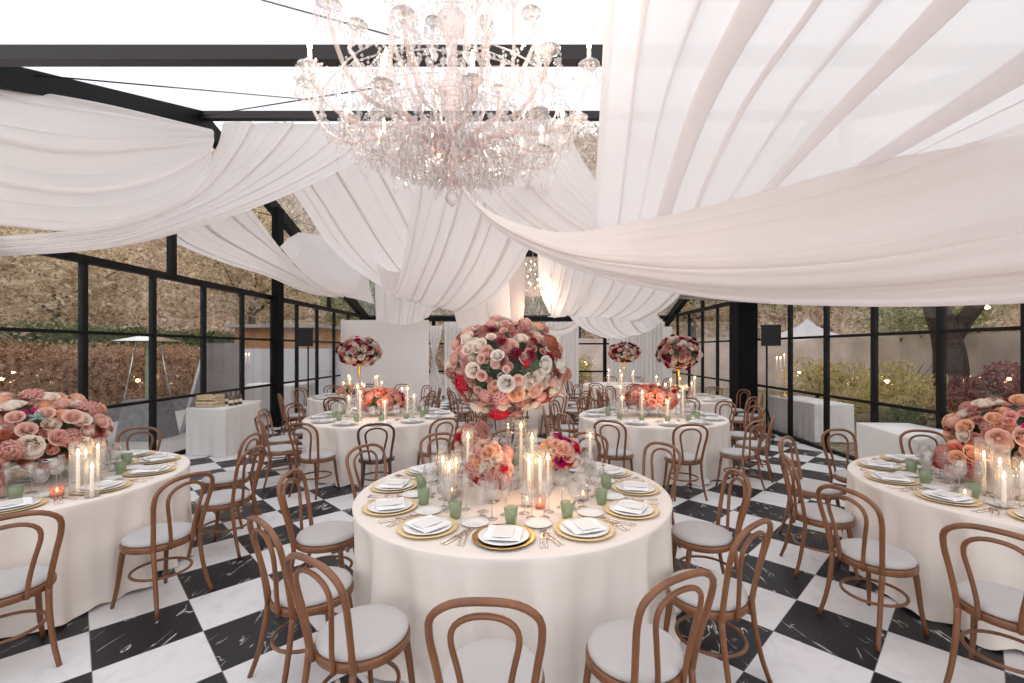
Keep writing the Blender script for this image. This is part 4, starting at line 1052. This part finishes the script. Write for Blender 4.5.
def speaker(x, y, zc, rz, w, h, label, standlabel):
    t = link('loudspeaker', None, loc=(x, y, zc - h / 2), label=label, cat='speaker'); t.rotation_euler.z = rz
    mb = MB(); vs = [(-w / 2, 0, 0), (w / 2, 0, 0), (w * .38, w * .9, 0), (-w * .38, w * .9, 0)]; vs += [(a, b, h) for a, b, _ in vs]
    mb.add(vs, [(0, 3, 2, 1), (4, 5, 6, 7), (0, 1, 5, 4), (1, 2, 6, 5), (2, 3, 7, 6), (3, 0, 4, 7)], 0, False); child('cabinet', mb.mesh('cabinet', 'black_plastic'), t)
    mb = MB(); mb.box((-w / 2 + .015, -.012, .015), (w / 2 - .015, 0, h - .015)); child('grille', mb.mesh('grille', 'grille'), t)
    s = link('speaker_stand', None, loc=(x, y + w * .45, 0), label=standlabel, cat='stand', group='speaker stands')
    mb = MB(); mb.tube([(0, 0, .12), (0, 0, zc - h / 2 - .002)], .018, 8); child('pole', mb.mesh('pole', 'black'), s)
    for k in range(3):
        a = 2 * PI * k / 3 + .5; mb = MB(); mb.tube([(0, 0, .65), (.25 * math.cos(a), .25 * math.sin(a), .012)], .011, 6); child('leg', mb.mesh('stand_leg', 'black'), s)
        mb = MB(); mb.tube([(0, 0, .2), (.165 * math.cos(a), .165 * math.sin(a), .23)], .007, 5); child('brace', mb.mesh('brace', 'black'), s)
speaker((305 - CX) / F * 10.6, 10.6, 2.05, .35, .34, .42, 'black loudspeaker on a stand by the hedge-side glass', 'black tripod stand under the hedge-side loudspeaker')
speaker((771 - CX) / F * 8.7, 8.7, 2.03, -.35, .34, .40, 'black loudspeaker on a stand beside the wide black column', 'black stand under the maple-side loudspeaker')

# ------------------------------------------------------------------ outside
def leaves(n, fn, size, seed, rr=None):
    """n two-face leaves at positions given by fn"""
    g = np.random.default_rng(seed); C = fn(g, n)
    a = g.normal(size=(n, 3)); a /= np.linalg.norm(a, axis=1, keepdims=True); b = g.normal(size=(n, 3)); b -= a * (a * b).sum(1, keepdims=True); b /= np.linalg.norm(b, axis=1, keepdims=True)
    s = size * g.uniform(.6, 1.3, (n, 1)); V = np.stack([C - a * s, C - b * s * .5, C + a * s, C + b * s * .5], 1).reshape(-1, 3)
    mb = MB(); mb.v = list(map(tuple, V.tolist())); mb.f = [(4 * i, 4 * i + 1, 4 * i + 2, 4 * i + 3) for i in range(n)]; mb.m = [0] * n; mb.sm = [False] * n; return mb
def crown_fn(rx, rz, zc, k=26, seed=1):
    g0 = np.random.default_rng(seed); cc = g0.normal(size=(k, 3)); cc /= np.linalg.norm(cc, axis=1, keepdims=True); cc *= g0.uniform(.35, .85, (k, 1))
    def fn(g, n):
        i = g.integers(0, k, n); d = g.normal(size=(n, 3)); d /= np.linalg.norm(d, axis=1, keepdims=True); d *= .36 * g.uniform(.5, 1, (n, 1)) ** .5
        p = cc[i] + d; return p * np.array([rx, rx, rz]) + np.array([0, 0, zc])
    return fn
def box_fn(x0, y0, z0, x1, y1, z1, wob=.12):
    def fn(g, n):
        p = g.uniform(size=(n, 3)); f = g.integers(0, 5, n)
        p[f == 0, 0] = 0; p[f == 1, 0] = 1; p[f == 2, 2] = 1; p[f == 3, 1] = 0
        return np.array([x0, y0, z0]) + p * np.array([x1 - x0, y1 - y0, z1 - z0]) + g.normal(size=(n, 3)) * wob
    return fn
def make_tree(mat, h, r, seed, n=7000, low=.25):
    def mk():
        t = link('garden_tree', None); rr = random.Random(seed)
        mb = MB(); mb.tube(arc([(0, 0, -.05), (.05, 0, h * .3), (-.05, .05, h * .6), (0, 0, h * .9)], 8), [.20, .17, .14, .12, .09, .07, .05, .03], 8)
        for k in range(9):
            a = rr.random() * 6.28; z = h * rr.uniform(.25, .7); mb.tube(arc([(0, 0, z), (r * .4 * math.cos(a), r * .4 * math.sin(a), z + h * .1), (r * .8 * math.cos(a), r * .8 * math.sin(a), z + h * .22)], 6), [.07, .05, .04, .03, .02, .01], 5)
        child('trunk', mb.mesh('trunk', 'bark'), t)
        lv = leaves(n, crown_fn(r, h * (1 - low) * .5, h * (low + (1 - low) * .5), 34, seed), .11, seed); child('crown', lv.mesh('crown', mat), t); return t
    return mk
TREES = [('autumn', 6.2, 2.9, -13.5, 9.5, 'yellowing bushy tree beyond the hedge, opposite the front table'), ('greenleaf', 5.2, 2.6, -14.0, 5.0, 'green and yellow tree beyond the hedge at the window edge'),
         ('autumn', 7.5, 3.2, -16.0, 15.5, 'tall russet-yellow tree beyond the hedge and patio heater'), ('autumn', 9.5, 3.4, -12.0, 20.0, 'tall pale autumn tree behind the bar'),
         ('greenleaf', 8.0, 3.0, -9.0, 25.0, 'green tree behind the low timber building'), ('autumn', 10.0, 3.6, -3.0, 27.0, 'autumn tree behind the white screen'),
         ('greenleaf', 9.5, 3.4, 3.0, 26.0, 'green tree behind the white curtains'), ('autumn', 9.0, 3.4, 8.5, 23.0, 'autumn tree behind the white tent roof'),
         ('greenleaf', 6.5, 2.7, 17.5, 19.5, 'broad green tree with a thick trunk behind the tan tarp'), ('greenleaf', 6.5, 2.8, 16.8, 11.0, 'leafy green tree hanging over the tan tarp'),
         ('autumn', 7.5, 3.0, 20.5, 14.5, 'yellow-green tree behind the leafy green one')]
for i, (mt, h, r, x, y, lb) in enumerate(TREES):
    v = i % 2; spawn('tree_%s_%d' % (mt, v), make_tree(mt, 8.0, 3.0, 40 + v), (x, y, -.02), i * 1.3, lb, 'tree', 'trees around the tent', scale=(r / 3.0, r / 3.0, h / 8.0))
# wooded slope behind everything
mb = MB(); nx, ny = 60, 12; Gs = np.zeros((ny, nx, 3)); g = np.random.default_rng(3)
for i in range(ny):
    for j in range(nx):
        a = -PI * .08 + PI * 1.16 * j / (nx - 1); rad = 31 + 1.6 * i; Gs[i, j] = (rad * math.cos(a), 4 + rad * math.sin(a), -.3 + i * 2.45 * (.37 + .63 * max(0, math.sin(a)) ** 2))
mb.grid(Gs); mb.obj('hill', 'woods', kind='structure')
def slope_fn(g, n):
    a = -PI * .08 + PI * 1.16 * g.uniform(size=n); q = g.uniform(size=n); rad = 29.5 + 17.6 * q
    return np.stack([rad * np.cos(a), 4 + rad * np.sin(a), -.1 + q * 27 * (.37 + .63 * np.maximum(0, np.sin(a)) ** 2) + g.normal(size=n) * .7], 1)
lv = leaves(130000, slope_fn, .24, 77); lv.obj('garden_woodland', 'woods', label='brown and yellow wooded slope rising all round the tent', cat='woodland', kind='stuff')
def hedge(name, b, mat, n, size, label):
    t = link(name, None, label=label, cat='hedge'); x0, y0, z0, x1, y1, z1 = b
    mb = MB(); mb.box((x0 + .1, y0 + .1, -.02), (x1 - .1, y1 - .1, z1 - .1)); child('branches', mb.mesh('hedge_core', mat), t)
    child('leaves', leaves(n, box_fn(*b), size, 5).mesh('hedge_leaves', mat), t)
hedge('hedge', (-11.9, 3, .05, -10.7, 15.6, 1.68), 'brownleaf', 52000, .045, 'long clipped russet beech hedge beyond the patio heater')
hedge('hedge', (-14.2, 3, .05, -13.0, 26, 2.35), 'hedgegreen', 30000, .06, 'taller green hedge behind the russet one')
mb = MB(); mb.box((-10.4, 3, -.02), (-10.15, 16, .32)); mb.obj('garden_kerb', 'stone', label='low dark stone kerb along the russet hedge', cat='kerb')
# patio heater
t = link('patio_heater_outside', None, loc=(-7.6, 9.15, -.02), label='pyramid patio heater with glass tube on the gravel outside', cat='patio heater')
mb = MB()
for sx in (-1, 1):
    for sy in (-1, 1): mb.tube([(sx * .26, sy * .26, .75), (sx * .13, sy * .13, 1.93)], .014, 6)
child('frame_bars', mb.mesh('heater_bars', 'chrome'), t)
mb = MB()
vs = [(-.36, -.36, 0), (.36, -.36, 0), (.36, .36, 0), (-.36, .36, 0), (-.27, -.27, .78), (.27, -.27, .78), (.27, .27, .78), (-.27, .27, .78)]
mb.add(vs, [(0, 3, 2, 1), (4, 5, 6, 7), (0, 1, 5, 4), (1, 2, 6, 5), (2, 3, 7, 6), (3, 0, 4, 7)], 0, False); child('base', mb.mesh('heater_base', 'stone'), t)
mb = MB(); mb.lathe([(.05, .78), (.05, 1.9)], 12); child('glass_tube', mb.mesh('heater_tube', 'green'), t)
mb = MB()
vs = [(-.40, -.40, 1.95), (.40, -.40, 1.95), (.40, .40, 1.95), (-.40, .40, 1.95), (-.1, -.1, 2.05), (.1, -.1, 2.05), (.1, .1, 2.05), (-.1, .1, 2.05)]
mb.add(vs, [(0, 3, 2, 1), (4, 5, 6, 7), (0, 1, 5, 4), (1, 2, 6, 5), (2, 3, 7, 6), (3, 0, 4, 7)], 0, False); child('hood', mb.mesh('heater_hood', 'chrome'), t)
# grey canvas wing, low building, candelabra tables outside
a, b, c, d = P(206, 343, 10.5), P(243, 343, 12.2), P(243, 400, 12.2), P(181, 434, 9.6)
t = link('canvas_screen_outside', None, label='sloping grey canvas screen with a pale edge outside the glass', cat='screen')
mb = MB(); off = Vector((-.03, .02, 0)); vs = [a, b, c, d, a + off, b + off, c + off, d + off]; mb.add(vs, [(0, 1, 2, 3), (7, 6, 5, 4), (0, 4, 5, 1), (1, 5, 6, 2), (2, 6, 7, 3), (3, 7, 4, 0)], 0, False); child('canvas', mb.mesh('canvas', 'greywing'), t)
mb = MB(); mb.tube([a, d], .03, 6); child('pole', mb.mesh('canvas_pole', 'tent'), t)
t = link('garden_building', None, label='low outbuilding with white wall and orange timber above, beyond the bar', cat='building')
mb = MB(); mb.box((-10.6, 16.2, -.02), (-7.0, 20, 1.8)); child('white_wall', mb.mesh('building_wall', 'plaster'), t)
mb = MB(); mb.box((-10.5, 16.4, 1.8), (-7.4, 19.9, 2.55)); child('timber_wall', mb.mesh('timber_wall', 'timber'), t)
mb = MB(); mb.box((-10.7, 16.1, 2.55), (-7.2, 20.1, 2.66)); child('roof', mb.mesh('building_roof', 'greywing'), t)
def candelabra(x, y, z, label):
    t = link('candelabra_outside', None, loc=(x, y, z), label=label, cat='candelabra', group='gold candelabras outside the glass')
    mb = MB(); mb.lathe([(0, .0), (.10, 0), (.10, .015), (.03, .04), (.015, .08), (.025, .20), (.013, .3), (.02, .5), (.013, .62)], 12); child('stem', mb.mesh('candelabra_stem', 'gold'), t)
    for k in range(5):
        dx = (k - 2) * .085; mb = MB()
        if k != 2: mb.tube(arc([(0, 0, .42), (dx * .6, 0, .38), (dx, 0, .46), (dx, 0, .60)], 10), .007, 6)
        else: mb.tube([(0, 0, .6), (0, 0, .66)], .009, 6)
        o = child('arm', mb.mesh('candelabra_arm', 'gold'), t); zt = .60 if k != 2 else .66
        b = MB(); b.lathe([(0, 0), (.011, 0), (.011, .22), (0, .22)], 8, c=(dx, 0, zt)); child('candle', b.mesh('cand', 'wax'), o)
        b = MB(); b.lathe([(.001, .225), (.008, .24), (.001, .275)], 8, c=(dx, 0, zt)); child('flame', b.mesh('cflame', 'flame'), o)
draped_box('table_outside_garden', [(-8.0, 12.2), (-6.3, 12.2), (-6.3, 13.6), (-8.0, 13.6)], .78, 'white-clothed table outside the hedge-side glass', 'table', 8)
candelabra(-7.84, 12.6, .79, 'gold candelabra on the white table outside the hedge-side glass')
draped_box('table_outside_garden', [(5.45, 8.6), (6.2, 8.6), (6.2, 10.3), (5.45, 10.3)], .72, 'white-clothed table outside the maple-side glass', 'table', 9)
candelabra(5.68, 10.0, .73, 'gold candelabra on the white table outside the maple-side glass')
# tan tarp fence, tent roof, shrubs on the maple side
nx, nz = 160, 12; Gt = np.zeros((nz, nx, 3)); pts = catmull([(12.2, -2, 0), (12.0, 5, 0), (11.6, 12, 0), (11.2, 18, 0), (8.5, 21.5, 0), (4, 22.5, 0), (-2, 22.6, 0), (-4, 22.6, 0)], nx)
g = np.random.default_rng(9)
for i in range(nz):
    for j in range(nx):
        p = pts[j]; zz = 2.25 * i / (nz - 1) + .10 * math.sin(j * .21) * (i / nz); Gt[i, j] = (p[0] + .05 * math.sin(j * .9 + i * .35) + .03 * math.sin(j * .37 - i * .8), p[1] + .05 * math.sin(j * .5), zz)
mb = MB(); mb.grid(Gt); Gb = Gt.copy(); Gb[..., 0] += .02; Gb[..., 1] += .02; mb.grid(Gb[::-1]); mb.obj('tarp_fence_outside', 'tarp', label='long wrinkled tan tarpaulin fence behind the garden shrubs', cat='fence')
t = link('tent_outside', None, loc=(14.6, 23.6, 0), label='pointed white tent roof beyond the tarpaulin fence', cat='tent')
mb = MB(); n = 4; vs = []; rings = [(3.4, 2.15), (2.3, 2.38), (1.3, 2.66), (.5, 2.98), (.04, 3.35)]
mb.lathe(rings, 4, smooth=False); child('roof', mb.mesh('tent_roof', 'tent'), t)
mb = MB()
for k in range(4): a = PI / 2 * k; mb.tube([(3.35 * math.cos(a), 3.35 * math.sin(a), 0), (3.35 * math.cos(a), 3.35 * math.sin(a), 2.15)], .03, 6)
child('poles', mb.mesh('tent_poles', 'tent'), t)
def shrub(mat, w, h, seed, n=3000, sz=.06):
    def mk():
        t = link('garden_bush', None); rr = random.Random(seed); mb = MB()
        for k in range(10):
            a = rr.random() * 6.28; q = w * rr.uniform(.3, .9); mb.tube(arc([(0, 0, 0), (q * .35 * math.cos(a), q * .35 * math.sin(a), h * .45), (q * math.cos(a), q * math.sin(a), h * rr.uniform(.7, 1))], 6), [.025, .02, .015, .012, .008, .005], 5)
        child('branches', mb.mesh('branches', 'bark'), t)
        child('leaves', leaves(n, crown_fn(w, h * .42, h * .60, 22, seed), sz, seed).mesh('shrub_leaves', mat), t); return t
    return mk
SH = [('yellow', 9.6, 15.0, .85, 'yellow shrub at the column end of the garden bed'), ('yellow', 9.4, 13.0, .8, 'second yellow shrub along the tarpaulin'), ('yellow', 9.3, 11.4, .85, 'yellow shrub at the foot of the thick tree'),
      ('yellow', 8.9, 10.2, .7, 'yellow-green shrub next to the red maple'), ('maple', 9.4, 9.2, .85, 'spreading red maple beside the yellow shrubs'), ('maple', 9.4, 7.7, .95, 'red maple at the window edge'),
      ('yellow', 8.0, 11.3, .5, 'small dry yellow plant close to the glass'), ('hedgegreen', 7.4, 8.9, .4, 'small green plant close to the glass'), ('hedgegreen', 9.0, 6.4, .6, 'low green plant under the red maple'),
      ('yellow', 5.5, 19.6, 1.1, 'yellow shrub beyond the back wall opening'), ('yellow', 2.2, 19.5, .9, 'shrub seen through the back wall opening')]
for i, (mt, x, y, s, lb) in enumerate(SH): spawn('shrub_' + mt, shrub(mt, 1.1, 1.75, 60 + len(mt)), (x, y, -.02), i * .9, lb, 'bush', 'shrubs outside', scale=s)
# thick tree trunk standing in the garden
t = link('garden_tree', None, loc=(10.6, 11.4, -.02), label='thick forked dark trunk with overhanging green boughs', cat='tree')
mb = MB(); mb.tube(arc([(0, 0, 0), (.05, 0, 1.2), (-.1, 0, 2.2), (-.5, .1, 3.4), (-1, .2, 4.6)], 12), [.42 - .025 * i for i in range(12)], 10)
mb.tube(arc([(-.05, 0, 1.9), (.5, -.2, 2.9), (1.2, -.6, 4.0)], 8), [.24 - .02 * i for i in range(8)], 8); child('trunk', mb.mesh('thick_trunk', 'bark'), t)
def bough(g, n):
    k = 16; g0 = np.random.default_rng(2); cc = np.stack([g0.uniform(-3.2, 3.0, k), g0.uniform(-3.5, 3, k), g0.uniform(2.1, 4.8, k)], 1); i = g.integers(0, k, n)
    return cc[i] + g.normal(size=(n, 3)) * np.array([.6, .6, .22])
child('crown', leaves(6500, bough, .10, 9).mesh('boughs', 'greenleaf'), t)

# ------------------------------------------------------------------ light, camera, world
w = bpy.data.worlds.new('World'); sc.world = w; w.use_nodes = True
bg = w.node_tree.nodes['Background']; bg.inputs[0].default_value = (.965, .965, .985, 1); bg.inputs[1].default_value = 1.0
def plight(x, y, z, e, col=(1, .62, .34), r=.08):
    l = bpy.data.lights.new('glow', 'POINT'); l.energy = e; l.color = col; l.shadow_soft_size = r
    o = bpy.data.objects.new('candle_light', l); COL.objects.link(o); o.location = (x, y, z)
for k in range(7):
    q = 2 * PI * k / 7; plight(-.39 + .62 * math.cos(q), 2.4 + .62 * math.sin(q), 3.12 + .12 * (k % 2), 6, (1, .86, .75), .03)
plight(.16, 10.1, 2.7, 28, (1, .75, .55), .05)
for k, (x, y) in TABLES.items(): plight(x + (.16 if k == 'centre table' else 0), y - (.40 if k == 'centre table' else .46), 1.12, 2.6, r=.04)
cam = bpy.data.cameras.new('Camera'); co = bpy.data.objects.new('Camera', cam); COL.objects.link(co)
co.location = (0, 0, H); co.rotation_euler = (PI / 2, 0, 0)
cam.sensor_width = 36; cam.lens = F * 36 / 1024; cam.shift_x = -14 / 1024; cam.shift_y = 8.5 / 1024; cam.clip_end = 300; cam.clip_start = .05
sc.camera = co
vs = sc.view_settings; sc.display_settings.display_device = 'sRGB'
vs.view_transform = 'Standard'; vs.look = 'None'; vs.gamma = 1; vs.use_curve_mapping = False; vs.exposure = .64
cy_ = sc.cycles
cy_.max_bounces = 8; cy_.diffuse_bounces = 5; cy_.glossy_bounces = 3; cy_.transmission_bounces = 6; cy_.transparent_max_bounces = 24
cy_.caustics_reflective = False; cy_.caustics_refractive = False; cy_.sample_clamp_indirect = 6; cy_.sample_clamp_direct = 20
cy_.use_denoising = True
